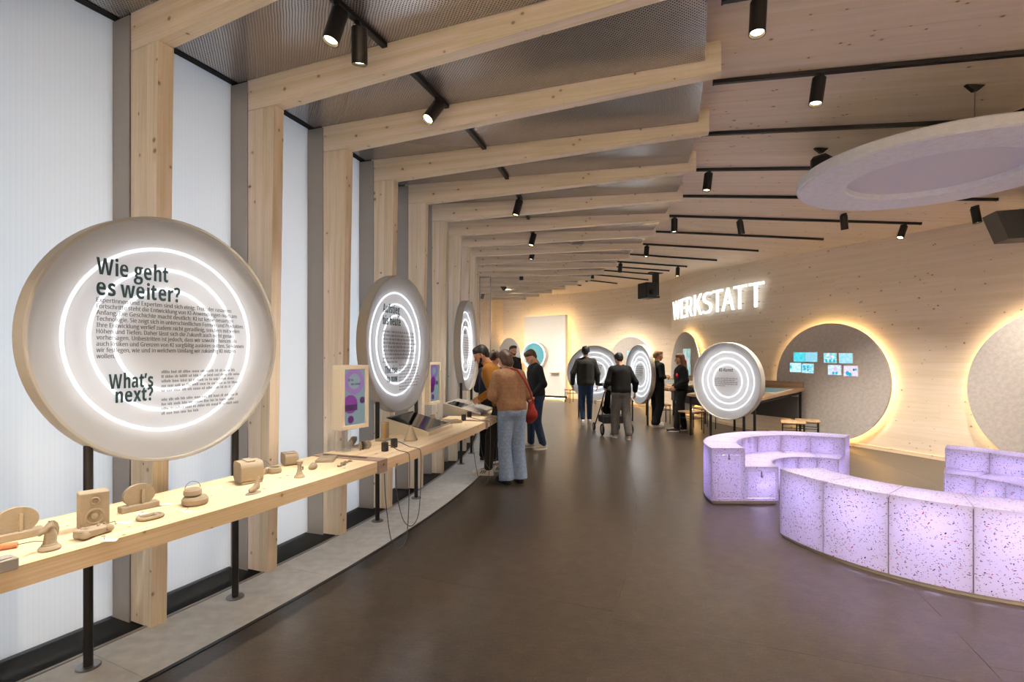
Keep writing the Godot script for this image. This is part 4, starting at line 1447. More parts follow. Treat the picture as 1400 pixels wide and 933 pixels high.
# ---------------------------------------------------------------- lilac light benches
func light_bench(label: String, c: Vector3, rs: Array, a0: float, seg: float, n: int, doors: bool) -> void:
	var t := thing("light_bench", label, "light bench", c, 0.0, "lilac light benches of speckled translucent sheet")
	var z := Vector3.ZERO
	var ro: float = rs[0]
	var rm: float = rs[1]
	var ri: float = rs[2]
	var H := 0.59
	var S := 0.385
	var dir := signf(seg)
	var k := 5
	for i in n:
		var a := a0 + seg * i
		var b := a + seg
		var e := dir * rad_to_deg(0.0035 / ro)
		var o := Vector2(i * 1.37, i * 0.61)
		var g := Geo.new()
		g.arc(z, ro - 0.012, ro, a + e, b - e, 0.03, H - 0.004, k, o)
		obj("outer_panel", g, M.terrazzo, t)
		g = Geo.new()
		g.arc(z, rm, ro, a + e, b - e, H - 0.004, H + 0.012, k, o * 0.7)
		obj("top_panel", g, M.terrazzo, t)
		g = Geo.new()
		g.arc(z, rm, rm + 0.012, a + e, b - e, S + 0.016, H - 0.004, k, o * 1.3)
		obj("backrest_panel", g, M.terrazzo, t)
		g = Geo.new()
		g.arc(z, ri, rm + 0.01, a + e, b - e, S, S + 0.014, k, o * 0.4)
		obj("seat_panel", g, M.terrazzo, t)
		g = Geo.new()
		g.arc(z, ri, ri + 0.012, a + e, b - e, 0.03, S, k, o * 0.9)
		obj("seat_front_panel", g, M.terrazzo, t)
		if i > 0:
			var w := rad_to_deg(0.006 / ro)
			for q in [[ro - 0.05, ro - 0.013, 0.03, H - 0.01], [rm + 0.013, rm + 0.04, S + 0.016, H - 0.01], [ri + 0.013, ri + 0.04, 0.03, S - 0.005]]:
				g = Geo.new()
				g.arc(z, q[0], q[1], a - w, a + w, q[2], q[3], 1)
				obj("rib", g, M.seam, t)
		var am := deg_to_rad((a + b) * 0.5)
		var v := Vector3(cos(am), 0, sin(am))
		omni(t, v * (ro * 0.55 + rm * 0.45) + Vector3(0, 0.44, 0), 0.078, Color(0.835, 0.815, 1.0), 0.05)
		omni(t, v * (rm * 0.45 + ri * 0.55) + Vector3(0, 0.22, 0), 0.12, Color(0.835, 0.815, 1.0), 0.05)
	var g2 := Geo.new()
	g2.arc(z, ri + 0.02, ro - 0.015, a0, a0 + seg * n, 0.0, 0.03, n * k)
	obj("plinth", g2, M.rim_dark, t)
	var ps := []
	for i in n * 3 + 1:
		var am := deg_to_rad(a0 + seg * n * clampf(float(i) / (n * 3), 0.03, 0.97))
		ps.append(Vector3(cos(am) * (ro + rm) * 0.5, 0.5, sin(am) * (ro + rm) * 0.5))
	g2 = Geo.new()
	g2.tube(ps, 0.008, 6)
	obj("led_tube", g2, M.tube_lilac, t)
	# closed ends with service doors
	for s in 2:
		var a := deg_to_rad(a0 if s == 0 else a0 + seg * n)
		var b := Basis(Vector3.UP, -a)          # local x points outwards
		var zz := (-1.0 if s == 0 else 1.0) * dir
		var xf := Transform3D(b, Vector3.ZERO)
		var rects := []
		var dz := [minf(0.0, zz * 0.012), maxf(0.0, zz * 0.012)]
		var cells := []
		if doors and s == 0:
			rects = [[rm + 0.05, ro - 0.06, 0.06, H - 0.06], [ri + 0.04, rm - 0.03, 0.06, S - 0.045]]
			for q in [[rects[0], rm, ro, H + 0.012], [rects[1], ri, rm, S + 0.014]]:
				var d: Array = q[0]
				cells.append_array([[q[1], d[0], 0.03, q[3]], [d[1], q[2], 0.03, q[3]], [d[0], d[1], 0.03, d[2]], [d[0], d[1], d[3], q[3]]])
		else:
			cells = [[rm, ro, 0.03, H + 0.012], [ri, rm, 0.03, S + 0.014]]
		g2 = Geo.new()
		for q in cells:
			g2.prism([Vector2(q[0], q[2]), Vector2(q[1], q[2]), Vector2(q[1], q[3]), Vector2(q[0], q[3])], dz[0], dz[1], xf)
		var en := obj("end_panel", g2, M.terrazzo, t)
		for q in rects:
			g2 = Geo.new()
			g2.bbox(xf * Vector3((q[0] + q[1]) * 0.5, (q[2] + q[3]) * 0.5, zz * 0.008), Vector3(q[1] - q[0] - 0.008, q[3] - q[2] - 0.008, 0.012), 0.002, b, Vector2(q[0], 0.3))
			obj("service_door", g2, M.terrazzo, en)
			g2 = Geo.new()
			g2.cyl(xf * Vector3((q[0] + q[1]) * 0.5, q[3] - 0.04, zz * 0.014), xf * Vector3((q[0] + q[1]) * 0.5, q[3] - 0.04, zz * 0.03), 0.012, -1, 10)
			g2.box(xf * Vector3((q[0] + q[1]) * 0.5, q[3] - 0.015, zz * 0.018), Vector3(0.01, 0.05, 0.012), b)
			obj("lock", g2, M.steel, en)


func benches() -> void:
	light_bench("curved lilac light bench turning its speckled back to the camera, front right", Vector3(3.91, 0, -4.66), [1.54, 1.155, 0.79], 175.0, -17.0, 6, false)
	light_bench("curved lilac light bench with two small doors in its end, left of the group", Vector3(3.42, 0, -5.55), [1.26, 0.90, 0.535], -180.0, 22.0, 6, true)
	light_bench("lilac light bench at the right edge of the picture, its seat towards the camera", Vector3(3.91, 0, -4.66), [1.48, 1.155, 0.79], -48.0, 17.0, 5, false)


# ---------------------------------------------------------------- the bench along the facade and what lies on it
const TOP := 0.81


func clay(called: String, label: String, cat_: String, x: float, d: float, turn: float) -> Node3D:
	return thing(called, label, cat_, Vector3(x, TOP, -d), turn, "clay-coloured models on the facade bench")


# turn so that local +z faces the room at that place of the bench
func room(x: float, d: float) -> float:
	return facing(Vector3(x - CX, 0, -d - CZ).normalized())


func arc_pts(c: Vector3, r: float, a0: float, a1: float, n: int, u := Vector3.RIGHT, v := Vector3.UP) -> Array:
	var o := []
	for i in n + 1:
		var a := deg_to_rad(lerpf(a0, a1, float(i) / n))
		o.append(c + (u * cos(a) + v * sin(a)) * r)
	return o


func oval(w: float, h: float, n := 28, cut := -9.0) -> Array:
	var o := []
	for i in n:
		var a := TAU * i / n
		o.append(Vector2(cos(a) * w, maxf(sin(a) * h, cut)))
	return o


func rrect(w: float, h: float, r: float, n := 5) -> Array:
	var o := []
	for c in [[1, 1, 0], [-1, 1, 90], [-1, -1, 180], [1, -1, 270]]:
		for i in n + 1:
			var a: float = deg_to_rad(c[2] + 90.0 * i / n)
			o.append(Vector2(c[0] * (w / 2 - r) + cos(a) * r, c[1] * (h / 2 - r) + sin(a) * r))
	return o


const FLAT := Basis(Vector3(1, 0, 0), Vector3(0, 0, -1), Vector3(0, 1, 0))   # outline xy laid on the bench, extruded upwards


func dial(label: String, x: float, d: float, s: float) -> void:
	var t := clay("dial_stand", label, "model", x, d, room(x, d) - 8)
	var g := Geo.new()
	g.bbox(Vector3(0, 0.016, 0.0), Vector3(0.17, 0.032, 0.055) * s, 0.004)
	obj("base", g, M.clay, t)
	g = Geo.new()
	g.prism(oval(0.07 * s, 0.056 * s, 36, -0.045 * s), -0.012, 0.012, Transform3D(Basis.IDENTITY, Vector3(0, 0.03 + 0.045 * s, -0.004)), true)
	obj("dial", g, M.clay, t)
	g = Geo.new()
	g.bbox(Vector3(0.012, 0.066 * s, 0.014), Vector3(0.013, 0.075 * s, 0.012), 0.002)
	obj("lever", g, M.clay, t)


func tag_card(label: String, x: float, d: float, turn: float, to: Vector3) -> void:
	var t := thing("paper_tag", label, "paper tag", Vector3(x, TOP + 0.001, -d), turn, "small paper tags tied to the models")
	var g := Geo.new()
	g.prism(rrect(0.055, 0.036, 0.004, 3), 0.0, 0.002, Transform3D(FLAT * Basis(Vector3.UP, 0.1), Vector3.ZERO))
	obj("card", g, M.card, t)
	g = Geo.new()
	var l := t.transform.affine_inverse() * Vector3(to.x, TOP + 0.003, -to.z)
	g.tube([Vector3(-0.02, 0.003, 0), l * 0.35 + Vector3(0, 0.003, 0.03), l * 0.7 + Vector3(0, 0.004, -0.015), l], 0.0012, 4)
	obj("string", g, M.string, t)


func facade_bench() -> void:
	var c0 := Vector3(CX, 0, CZ)
	for q in [[43.5, 20.55, "long pale wooden bench top along the facade, nearest section with clay-coloured models"], [20.15, 12.2, "pale wooden bench top along the facade, middle section with the tilted screens"], [11.9, -4.5, "pale wooden bench top along the facade, far section beside the standing visitors"]]:
		var t := thing("facade_bench", q[2], "bench", pol(16.44, (q[0] + q[1]) / 2, TOP - 0.085))
		for k in 3:
			var g := Geo.new()
			var r0 := lerpf(16.128, 16.74, k / 3.0) + (0.0004 if k else 0.0)
			g.arc(c0 - t.position, r0, lerpf(16.128, 16.74, (k + 1) / 3.0), q[0], q[1], TOP - 0.085, TOP, 16 if q[0] > 30 else 10, Vector2(k * 1.3, k * 0.37))
			obj("lamella", g, M.shelf, t)
	for q in [[20.54, 20.16, "grey-mauve wooden divider strip set across the bench between its first two sections"], [12.19, 11.91, "narrow dark divider strip across the bench beside the second tilted screen"]]:
		var t := thing("bench_divider", q[2], "divider", pol(16.44, (q[0] + q[1]) / 2, TOP - 0.09))
		var g := Geo.new()
		g.arc(c0 - t.position, 16.13, 16.75, q[0], q[1], TOP - 0.092, TOP + 0.006, 2)
		obj("strip", g, M.divider, t)
		g = Geo.new()
		g.arc(c0 - t.position, 16.20, 16.60, q[0] - 0.12, q[1] + 0.12, TOP + 0.006, TOP + 0.009, 2)
		obj("inlay", g, M.clay_dark, t)


func exhibits() -> void:
	var g: Geo
	dial("clay-coloured round dial on a long base at the left edge of the picture", -2.14, 2.21, 1.05)
	dial("clay-coloured round dial on a base behind the oval ring model, below the near sign", -1.918, 2.633, 1.0)

	var t := clay("chess_knight", "clay-coloured chess knight with a curved mane, front left on the bench", "model", -1.885, 2.087, room(-1.885, 2.087) + 195)
	g = Geo.new()
	g.lathe([Vector2(0, 0), Vector2(0.036, 0), Vector2(0.038, 0.008), Vector2(0.032, 0.017), Vector2(0.027, 0.020), Vector2(0.025, 0.027), Vector2(0, 0.028)], 28)
	obj("base", g, M.clay, t)
	g = Geo.new()
	g.net([[Vector3(0, 0.022, 0.0), Vector3(-0.004, 0.055, 0), 0.023, 0.019], [Vector3(-0.004, 0.055, 0), Vector3(-0.001, 0.092, 0), 0.019, 0.015], [Vector3(0.0, 0.096, 0), Vector3(0.032, 0.078, 0), 0.0135, 0.008], [Vector3(0.030, 0.079, 0), Vector3(0.037, 0.074, 0), 0.008, 0.007], [Vector3(-0.002, 0.106, 0.006), Vector3(-0.004, 0.118, 0.007), 0.004, 0.002], [Vector3(-0.002, 0.106, -0.006), Vector3(-0.004, 0.118, -0.007), 0.004, 0.002]], 0.0035, 0.008)
	obj("head", g, M.clay, t)
	g = Geo.new()
	g.prism([Vector2(0.004, 0.118), Vector2(-0.014, 0.116), Vector2(-0.027, 0.102), Vector2(-0.033, 0.080), Vector2(-0.030, 0.055), Vector2(-0.020, 0.042), Vector2(-0.018, 0.055), Vector2(-0.020, 0.08), Vector2(-0.012, 0.1)], -0.006, 0.006)
	obj("mane", g, M.clay, t)

	t = thing("wooden_plug", "small pinkish wooden plug on a string at the left edge of the picture", "plug", Vector3(-2.06, TOP + 0.014, -2.09), 30)
	g = Geo.new()
	g.cyl(Vector3(-0.035, 0, 0), Vector3(0.03, 0, 0), 0.013, 0.012)
	obj("body", g, mat(Color(0.75, 0.52, 0.38), 0.7), t)
	g = Geo.new()
	g.tube([Vector3(0.03, 0, 0), Vector3(0.07, -0.004, -0.03), Vector3(0.11, -0.012, -0.035)], 0.0015, 4)
	obj("string", g, M.string, t)
	t = clay("block", "pale grey block cut by the left edge of the picture, front of the bench", "model", -1.875, 1.885, room(-1.87, 1.9))
	g = Geo.new()
	g.bbox(Vector3(-0.02, 0.022, 0), Vector3(0.11, 0.044, 0.07), 0.004)
	obj("body", g, mat(Color(0.62, 0.60, 0.58), 0.8), t)
	g = Geo.new()
	g.bbox(Vector3(-0.02, 0.046, 0), Vector3(0.08, 0.005, 0.045), 0.002)
	obj("lid", g, mat(Color(0.62, 0.60, 0.58), 0.8), t)

	t = clay("loudspeaker", "clay-coloured loudspeaker box with two round drivers, standing upright on the bench", "model", -1.935, 2.365, room(-1.93, 2.36) - 16)
	g = Geo.new()
	g.bbox(Vector3(0, 0.083, 0), Vector3(0.108, 0.166, 0.085), 0.003)
	obj("box", g, M.clay, t)
	for q in [[0.128, 0.019], [0.058, 0.038]]:
		g = Geo.new()
		var r: float = q[1]
		g.lathe([Vector2(r, 0), Vector2(r, 0.005), Vector2(r * 0.82, 0.007), Vector2(r * 0.72, 0.001), Vector2(r * 0.4, -0.0), Vector2(r * 0.34, 0.006), Vector2(0, 0.009)], 30, Transform3D(Basis(Vector3.RIGHT, PI / 2), Vector3(0, q[0], 0.0425)), false)
		obj("driver", g, M.clay, t)
	t = clay("game_controller", "clay-coloured hand console lying in front of the loudspeaker model", "model", -1.842, 2.25, room(-1.84, 2.25) + 14)
	g = Geo.new()
	g.bbox(Vector3(0, 0.02, 0), Vector3(0.13, 0.034, 0.062), 0.006, Basis(Vector3.FORWARD, 0.06))
	g.ball(Vector3(-0.052, 0.02, 0.022), Vector3(0.02, 0.017, 0.024), 12)
	g.ball(Vector3(0.052, 0.02, 0.022), Vector3(0.02, 0.017, 0.024), 12)
	obj("body", g, M.clay, t)
	for q in [[-0.03, 0.0], [-0.03, 0.012], [-0.03, -0.012], [-0.042, 0.0], [-0.018, 0.0], [0.022, 0.008], [0.036, -0.006], [0.05, 0.008]]:
		g = Geo.new()
		g.cyl(Vector3(q[0], 0.036, q[1] - 0.006), Vector3(q[0], 0.043, q[1] - 0.006), 0.0055, -1, 8)
		obj("button", g, M.clay, t)

	t = clay("snap_hook", "clay-coloured flat oval ring lying on the bench, right of the loudspeaker model", "model", -1.757, 2.487, room(-1.76, 2.49) - 6)
	g = Geo.new()
	var ring := []
	for p in rrect(0.098, 0.062, 0.028, 7):
		ring.append(Vector3(p.x, 0.0095, -p.y))
	ring.append(ring[0])
	ring.append(ring[1])
	g.tube(ring, 0.0095, 8)
	obj("ring", g, M.clay, t)
	g = Geo.new()
	g.bbox(Vector3(0.028, 0.012, 0), Vector3(0.014, 0.012, 0.052), 0.003)
	obj("gate", g, M.clay, t)

	t = clay("robot_vacuum", "two rounded clay-coloured pieces, one standing on the other, under a thin wire loop", "model", -1.69, 2.73, room(-1.69, 2.73) - 20)
	g = Geo.new()
	g.lathe([Vector2(0, 0), Vector2(0.055, 0), Vector2(0.062, 0.01), Vector2(0.062, 0.03), Vector2(0.054, 0.042), Vector2(0, 0.044)], 32)
	obj("lower_body", g, M.clay, t)
	g = Geo.new()
	g.lathe([Vector2(0, 0.044), Vector2(0.036, 0.044), Vector2(0.044, 0.055), Vector2(0.042, 0.075), Vector2(0.032, 0.084), Vector2(0, 0.086)], 28, Transform3D(Basis.IDENTITY, Vector3(-0.008, 0, -0.012)))
	obj("upper_body", g, M.clay, t)
	g = Geo.new()
	g.tube(arc_pts(Vector3(-0.008, 0.085, -0.012), 0.036, 0, 180, 12), 0.0012, 4)
	obj("wire_loop", g, M.string, t)

	t = clay("toaster", "clay-coloured rounded toaster in front of the second sign pole", "model", -1.655, 3.215, room(-1.66, 3.2) - 22)
	g = Geo.new()
	g.prism(rrect(0.155, 0.128, 0.035, 6), -0.065, 0.065, Transform3D(Basis(Vector3.UP, PI / 2), Vector3(0, 0.070, 0)), true)
	obj("body", g, M.clay, t)
	g = Geo.new()
	g.bbox(Vector3(0, 0.137, 0), Vector3(0.05, 0.008, 0.11), 0.003)
	obj("slot_cover", g, M.clay, t)
	g = Geo.new()
	g.bbox(Vector3(0, 0.008, 0), Vector3(0.12, 0.012, 0.15), 0.003)
	obj("foot", g, M.clay, t)
	g = Geo.new()
	g.bbox(Vector3(0.068, 0.045, 0.0), Vector3(0.008, 0.01, 0.10), 0.002)
	obj("lever", g, M.clay, t)

	t = clay("figurine", "small clay-coloured bent figure standing in front of the toaster model", "model", -1.485, 2.94, room(-1.48, 2.94))
	g = Geo.new()
	g.lathe([Vector2(0, 0), Vector2(0.042, 0), Vector2(0.040, 0.006), Vector2(0, 0.008)], 24, Transform3D(Basis.from_scale(Vector3(1.15, 1, 0.7)), Vector3.ZERO))
	obj("base", g, M.clay, t)
	g = Geo.new()
	g.net([[Vector3(-0.015, 0.022, 0), Vector3(0.02, 0.034, 0), 0.015, 0.016], [Vector3(0.02, 0.034, 0), Vector3(0.036, 0.085, 0), 0.016, 0.007], [Vector3(0.0, 0.005, 0), Vector3(0.0, 0.022, 0), 0.012, 0.012]], 0.004, 0.01)
	obj("body", g, M.clay, t)

	t = clay("headphones", "two clay-coloured open round shells side by side behind the toaster model", "model", -1.645, 3.44, room(-1.64, 3.44) - 20)
	for s in [-0.043, 0.043]:
		g = Geo.new()
		g.lathe([Vector2(0.026, 0.0), Vector2(0.042, 0.0), Vector2(0.045, 0.012), Vector2(0.042, 0.036), Vector2(0.032, 0.038), Vector2(0.028, 0.014), Vector2(0, 0.012)], 26, Transform3D(Basis.IDENTITY, Vector3(s, 0, s * 0.3)))
		obj("shell", g, M.clay, t)
	g = Geo.new()
	g.tube([Vector3(-0.02, 0.03, -0.04), Vector3(-0.03, 0.075, -0.045), Vector3(0.0, 0.082, -0.03), Vector3(0.025, 0.05, -0.01)], 0.0012, 4)
	obj("wire", g, M.string, t)

	t = clay("bus", "clay-coloured rounded box like a little bus, behind the chess pawn", "model", -1.625, 3.74, room(-1.61, 3.72) + 58)
	g = Geo.new()
	g.prism(rrect(0.155, 0.085, 0.025, 5), -0.045, 0.045, Transform3D(Basis.IDENTITY, Vector3(0, 0.0435, 0)), true)
	obj("body", g, M.clay, t)
	g = Geo.new()
	g.bbox(Vector3(-0.02, 0.088, 0), Vector3(0.08, 0.006, 0.06), 0.002)
	obj("roof_hatch", g, M.clay, t)

	t = clay("trophy", "slim clay-coloured turned piece like a chess pawn with a small side handle", "model", -1.382, 3.33, room(-1.38, 3.33))
	g = Geo.new()
	g.lathe([Vector2(0, 0), Vector2(0.034, 0), Vector2(0.032, 0.010), Vector2(0.022, 0.022), Vector2(0.016, 0.04), Vector2(0.0115, 0.065), Vector2(0.012, 0.085), Vector2(0.020, 0.09), Vector2(0.021, 0.106), Vector2(0.014, 0.112), Vector2(0, 0.114)], 24)
	obj("body", g, M.clay, t)
	g = Geo.new()
	g.tube([Vector3(0.013, 0.045, 0), Vector3(0.03, 0.048, 0), Vector3(0.028, 0.062, 0), Vector3(0.013, 0.066, 0)], 0.005, 6)
	obj("handle", g, M.clay, t)

	t = clay("computer_mouse", "clay-coloured computer mouse between the pawn and the flat slab", "model", -1.40, 3.59, room(-1.4, 3.59) + 30)
	g = Geo.new()
	g.net([[Vector3(-0.02, 0.012, 0), Vector3(0.022, 0.014, 0), 0.022, 0.024], [Vector3(-0.02, 0.012, 0.008), Vector3(0.022, 0.014, 0.008), 0.018, 0.02]], 0.005, 0.01, Transform3D.IDENTITY, 0.0)
	obj("body", g, M.clay, t)
	g = Geo.new()
	g.cyl(Vector3(-0.02, 0.033, 0.002), Vector3(-0.02, 0.033, 0.008), 0.007)
	obj("wheel", g, M.clay, t)

	t = clay("tablet", "flat clay-coloured slab lying beside the mauve divider strip", "model", -1.405, 3.88, room(-1.4, 3.88) + 30)
	g = Geo.new()
	g.bbox(Vector3(0, 0.010, 0), Vector3(0.19, 0.02, 0.13), 0.003)
	obj("body", g, M.clay, t)
	g = Geo.new()
	g.bbox(Vector3(0.03, 0.021, -0.01), Vector3(0.05, 0.004, 0.04), 0.001)
	obj("key", g, M.clay, t)
	t = clay("chain", "short curly clay-coloured chain lying at the bench's front edge near the divider", "model", -1.225, 3.74, room(-1.2, 3.74) + 18)
	for k in 5:
		g = Geo.new()
		var pp := []
		for i in 11:
			var a := TAU * i / 10 * 0.75 + k * 0.4
			pp.append(Vector3(-0.085 + k * 0.042 + cos(a) * 0.02, 0.006 + 0.003 * (i % 2), sin(a) * 0.012 + 0.012 * sin(k * 2.0)))
		g.tube(pp, 0.0055, 6)
		obj("link", g, M.clay, t)

	# paper tags
	tag_card("white paper tag hanging over the bench's front edge before the hand console", -1.722, 2.19, 20, Vector3(-1.79, 0, 2.23))
	tag_card("white paper tag between the oval ring model and the dial", -1.842, 2.55, 35, Vector3(-1.80, 0, 2.50))
	tag_card("small grey tag right of the loudspeaker model", -1.83, 2.42, 10, Vector3(-1.90, 0, 2.41))
	tag_card("dark tag right of the dial on its base", -1.836, 2.72, 40, Vector3(-1.88, 0, 2.65))
	tag_card("white tag in front of the two rounded pieces", -1.655, 2.60, 15, Vector3(-1.68, 0, 2.66))
	tag_card("white tag lying before the mauve divider strip", -1.53, 3.66, 60, Vector3(-1.46, 0, 3.60))

	# middle section
	t = clay("gear_rack", "clay-coloured upright gear pieces in a row on the middle bench section", "model", -1.25, 4.32, room(-1.28, 4.3))
	for k in 4:
		g = Geo.new()
		var teeth := []
		for i in 24:
			var rr := 0.036 if i % 2 else 0.029
			teeth.append(Vector2(cos(TAU * i / 24) * rr, sin(TAU * i / 24) * rr))
		g.prism(teeth, -0.006, 0.006, Transform3D(Basis(Vector3.UP, 0.9 + k * 0.25), Vector3(-0.05 + k * 0.035, 0.036, 0.0)))
		obj("gear", g, M.clay if k != 1 else M.clay_dark, t)
	t = clay("low_bar", "long low clay-coloured bar behind the gear pieces", "model", -1.44, 4.62, room(-1.4, 4.5) - 60)
	g = Geo.new()
	g.bbox(Vector3(0, 0.02, 0), Vector3(0.05, 0.04, 0.30), 0.004)
	obj("bar", g, M.clay, t)
	g = Geo.new()
	for k in 6:
		g.cyl(Vector3(0, 0.04, -0.12 + k * 0.048), Vector3(0, 0.045, -0.12 + k * 0.048), 0.012, -1, 10)
	obj("knob", g, M.clay, t)
	t = clay("tower", "pale tower-shaped piece with a golden figure leaning on it, before the second sign", "model", -1.20, 4.80, room(-1.2, 4.8))
	g = Geo.new()
	g.bbox(Vector3(0.015, 0.085, 0), Vector3(0.06, 0.17, 0.06), 0.006)
	g.bbox(Vector3(-0.03, 0.01, 0.01), Vector3(0.12, 0.02, 0.1), 0.003)
	obj("body", g, M.clay, t)
	g = Geo.new()
	g.tube([Vector3(-0.035, 0.02, 0.03), Vector3(-0.032, 0.09, 0.03), Vector3(-0.022, 0.14, 0.03), Vector3(-0.014, 0.165, 0.03)], 0.009, 8)
	obj("golden_figure", g, M.brass, t)
	t = clay("cone_model", "clay-coloured cone standing before the first tilted screen", "model", -0.95, 4.80, 0)
	g = Geo.new()
	g.lathe([Vector2(0, 0), Vector2(0.062, 0), Vector2(0.060, 0.008), Vector2(0.016, 0.138), Vector2(0, 0.142)], 28)
	obj("body", g, M.clay, t)
	g = Geo.new()
	g.lathe([Vector2(0.0605, 0.004), Vector2(0.064, 0.004), Vector2(0.064, 0.012), Vector2(0.058, 0.012)], 28)
	obj("rim", g, M.clay, t)
	tag_card("white crumpled tag at the foot of the cone", -1.0, 4.66, 20, Vector3(-0.97, 0, 4.74))

	var cups := [[-1.055, 4.25, "left dark earpiece cylinder of the pair before the tilted screen"], [-1.02, 4.43, "right dark earpiece cylinder of the pair before the tilted screen"], [-0.59, 6.25, "left dark earpiece cylinder of the farther pair near the second tilted screen"], [-0.55, 6.60, "right dark earpiece cylinder of the farther pair near the second tilted screen"]]
	for k in 4:
		t = thing("earpiece", cups[k][2], "earpiece", Vector3(cups[k][0], TOP, -cups[k][1]), 0, "dark earpieces on cables")
		g = Geo.new()
		g.lathe([Vector2(0, 0), Vector2(0.027, 0), Vector2(0.029, 0.003), Vector2(0.029, 0.07), Vector2(0.026, 0.074), Vector2(0.021, 0.074), Vector2(0.019, 0.066), Vector2(0, 0.064)], 24)
		obj("shell", g, M.cup, t)
		var rad := Vector3(cups[k][0] - CX, 0, -cups[k][1] - CZ).normalized()
		var reach := 16.80 - Vector2(cups[k][0] - CX, -cups[k][1] - CZ).length()
		var dr := 0.55 if k % 2 else 0.66
		g = Geo.new()
		var e := rad * reach
		var tn := rad.cross(Vector3.UP)
		var cv := []
		for q in [[0.028, 0.045, 0.0], [0.06, 0.05, 0.01], [0.6, 0.02, 0.03], [0.93, 0.006, 0.03], [1.0, -0.06, 0.03], [1.0, -0.35, 0.04], [0.96, -dr, 0.06], [0.85, -dr - 0.07, 0.12], [0.7, -dr, 0.18], [0.55, -0.35, 0.2], [0.5, -0.10, 0.2]]:
			var f: float = q[0]
			cv.append((e * f if f > 0.2 else rad * f) + tn * q[2] + Vector3(0, q[1], 0))
		var sm := []
		for i in cv.size() - 1:
			for j in 5:
				sm.append(cv[i].cubic_interpolate(cv[i + 1], cv[maxi(i - 1, 0)], cv[mini(i + 2, cv.size() - 1)], j / 5.0))
		g.tube(sm, 0.0035, 6)
		obj("cable", g, M.cable, t)

	# tilted screens
	for k in 2:
		var x: float = [-0.98, -0.60][k]
		var d: float = [5.42, 7.15][k]
		t = thing("tilted_screen", ["pale box with a tilted dark glossy screen on the bench below the second sign", "grey sloping console with a small dark screen on the bench below the third sign"][k], "screen", Vector3(x, TOP, -d), room(x, d))
		g = Geo.new()
		var W: float = [0.62, 0.85][k]
		var D := 0.50
		var q := []
		for e in [[-W / 2, D / 2, 0.0], [W / 2, D / 2, 0.0], [W / 2, -D / 2, 0.0], [-W / 2, -D / 2, 0.0], [-W / 2, D / 2, 0.035], [W / 2, D / 2, 0.035], [W / 2, -D / 2, 0.165], [-W / 2, -D / 2, 0.165]]:
			q.append(Vector3(e[0], e[2], e[1]))
		g.hexa(q)
		obj("case", g, M.cream if k == 0 else mat(Color(0.66, 0.64, 0.61), 0.6), t)
		var tl := Basis(Vector3.RIGHT, atan2(0.13, D))
		g = Geo.new()
		if k == 0:
			g.box(Vector3(0.0, 0.1035, -0.0), Vector3(W - 0.05, 0.008, D - 0.06), tl)
		else:
			g.box(Vector3(-0.18, 0.133, -0.11), Vector3(0.36, 0.008, 0.2), tl)
		var o := obj("screen", g, M.glass_dark, t)
		g = Geo.new()
		if k == 0:
			for e in [[0.0, -1.0, W - 0.02, 0.012], [0.0, 1.0, W - 0.02, 0.012]]:
				g.box(tl * Vector3(0, 0.006, e[1] * (D / 2 - 0.02)) + Vector3(0, 0.1, 0), Vector3(e[2], 0.012, e[3]), tl)
		else:
			for y in 4:
				g.box(tl * Vector3(0.2, 0.006, -0.16 + y * 0.07) + Vector3(0, 0.1, 0), Vector3(0.30, 0.006, 0.012), tl)
		obj("trim_bar", g, M.rim, t)

	# upright displays in wooden frames on clear stands
	for k in 2:
		var x: float = [-1.36, -1.03][k]
		var d: float = [4.33, 6.55][k]
		t = thing("upright_display", ["upright display with purple discs in a pale wooden frame, left of the second sign", "upright display with purple discs in a pale frame, between the second and third signs"][k], "display", Vector3(x, TOP, -d), room(x, d) - [10.0, 8.0][k])
		var z := 0.0
		var cy := 0.445
		g = Geo.new()
		for e in [[0.0, cy + 0.25, 0.30, 0.035], [0.0, cy - 0.25, 0.30, 0.035]]:
			g.bbox(Vector3(e[0], e[1], z), Vector3(e[2], e[3], 0.11), 0.003)
		for s in [-1, 1]:
			g.bbox(Vector3(s * 0.1335, cy, z), Vector3(0.033, 0.465, 0.11), 0.003)
		g.box(Vector3(0, cy, z - 0.04), Vector3(0.24, 0.47, 0.02))
		obj("frame", g, M.cream, t)
		g = Geo.new()
		g.poly([Vector3(-0.117, cy - 0.2325, z + 0.04), Vector3(0.117, cy - 0.2325, z + 0.04), Vector3(0.117, cy + 0.2325, z + 0.04), Vector3(-0.117, cy + 0.2325, z + 0.04)], [Vector2(0, 1), Vector2(1, 1), Vector2(1, 0), Vector2(0, 0)])
		var scr := obj("screen", g, lit_picture(screen_texture(k), 0.36), t)
		if k == 0:
			words(scr, "screen_text", "KI in", Vector3(-0.07, cy + 0.155, z + 0.041), 0.026, 0.055, M.teal_print, true, false, 0.0005)
			words(scr, "screen_text", "the mind", Vector3(-0.04, cy + 0.12, z + 0.041), 0.026, 0.10, M.teal_print, true, false, 0.0005)
		g = Geo.new()
		g.box(Vector3(-0.10, 0.088, z - 0.02), Vector3(0.09, 0.172, 0.012))
		g.box(Vector3(-0.08, 0.088, z + 0.03), Vector3(0.012, 0.172, 0.09))
		g.box(Vector3(-0.06, 0.003, z), Vector3(0.16, 0.006, 0.14))
		obj("clear_stand", g, M.acrylic, t)

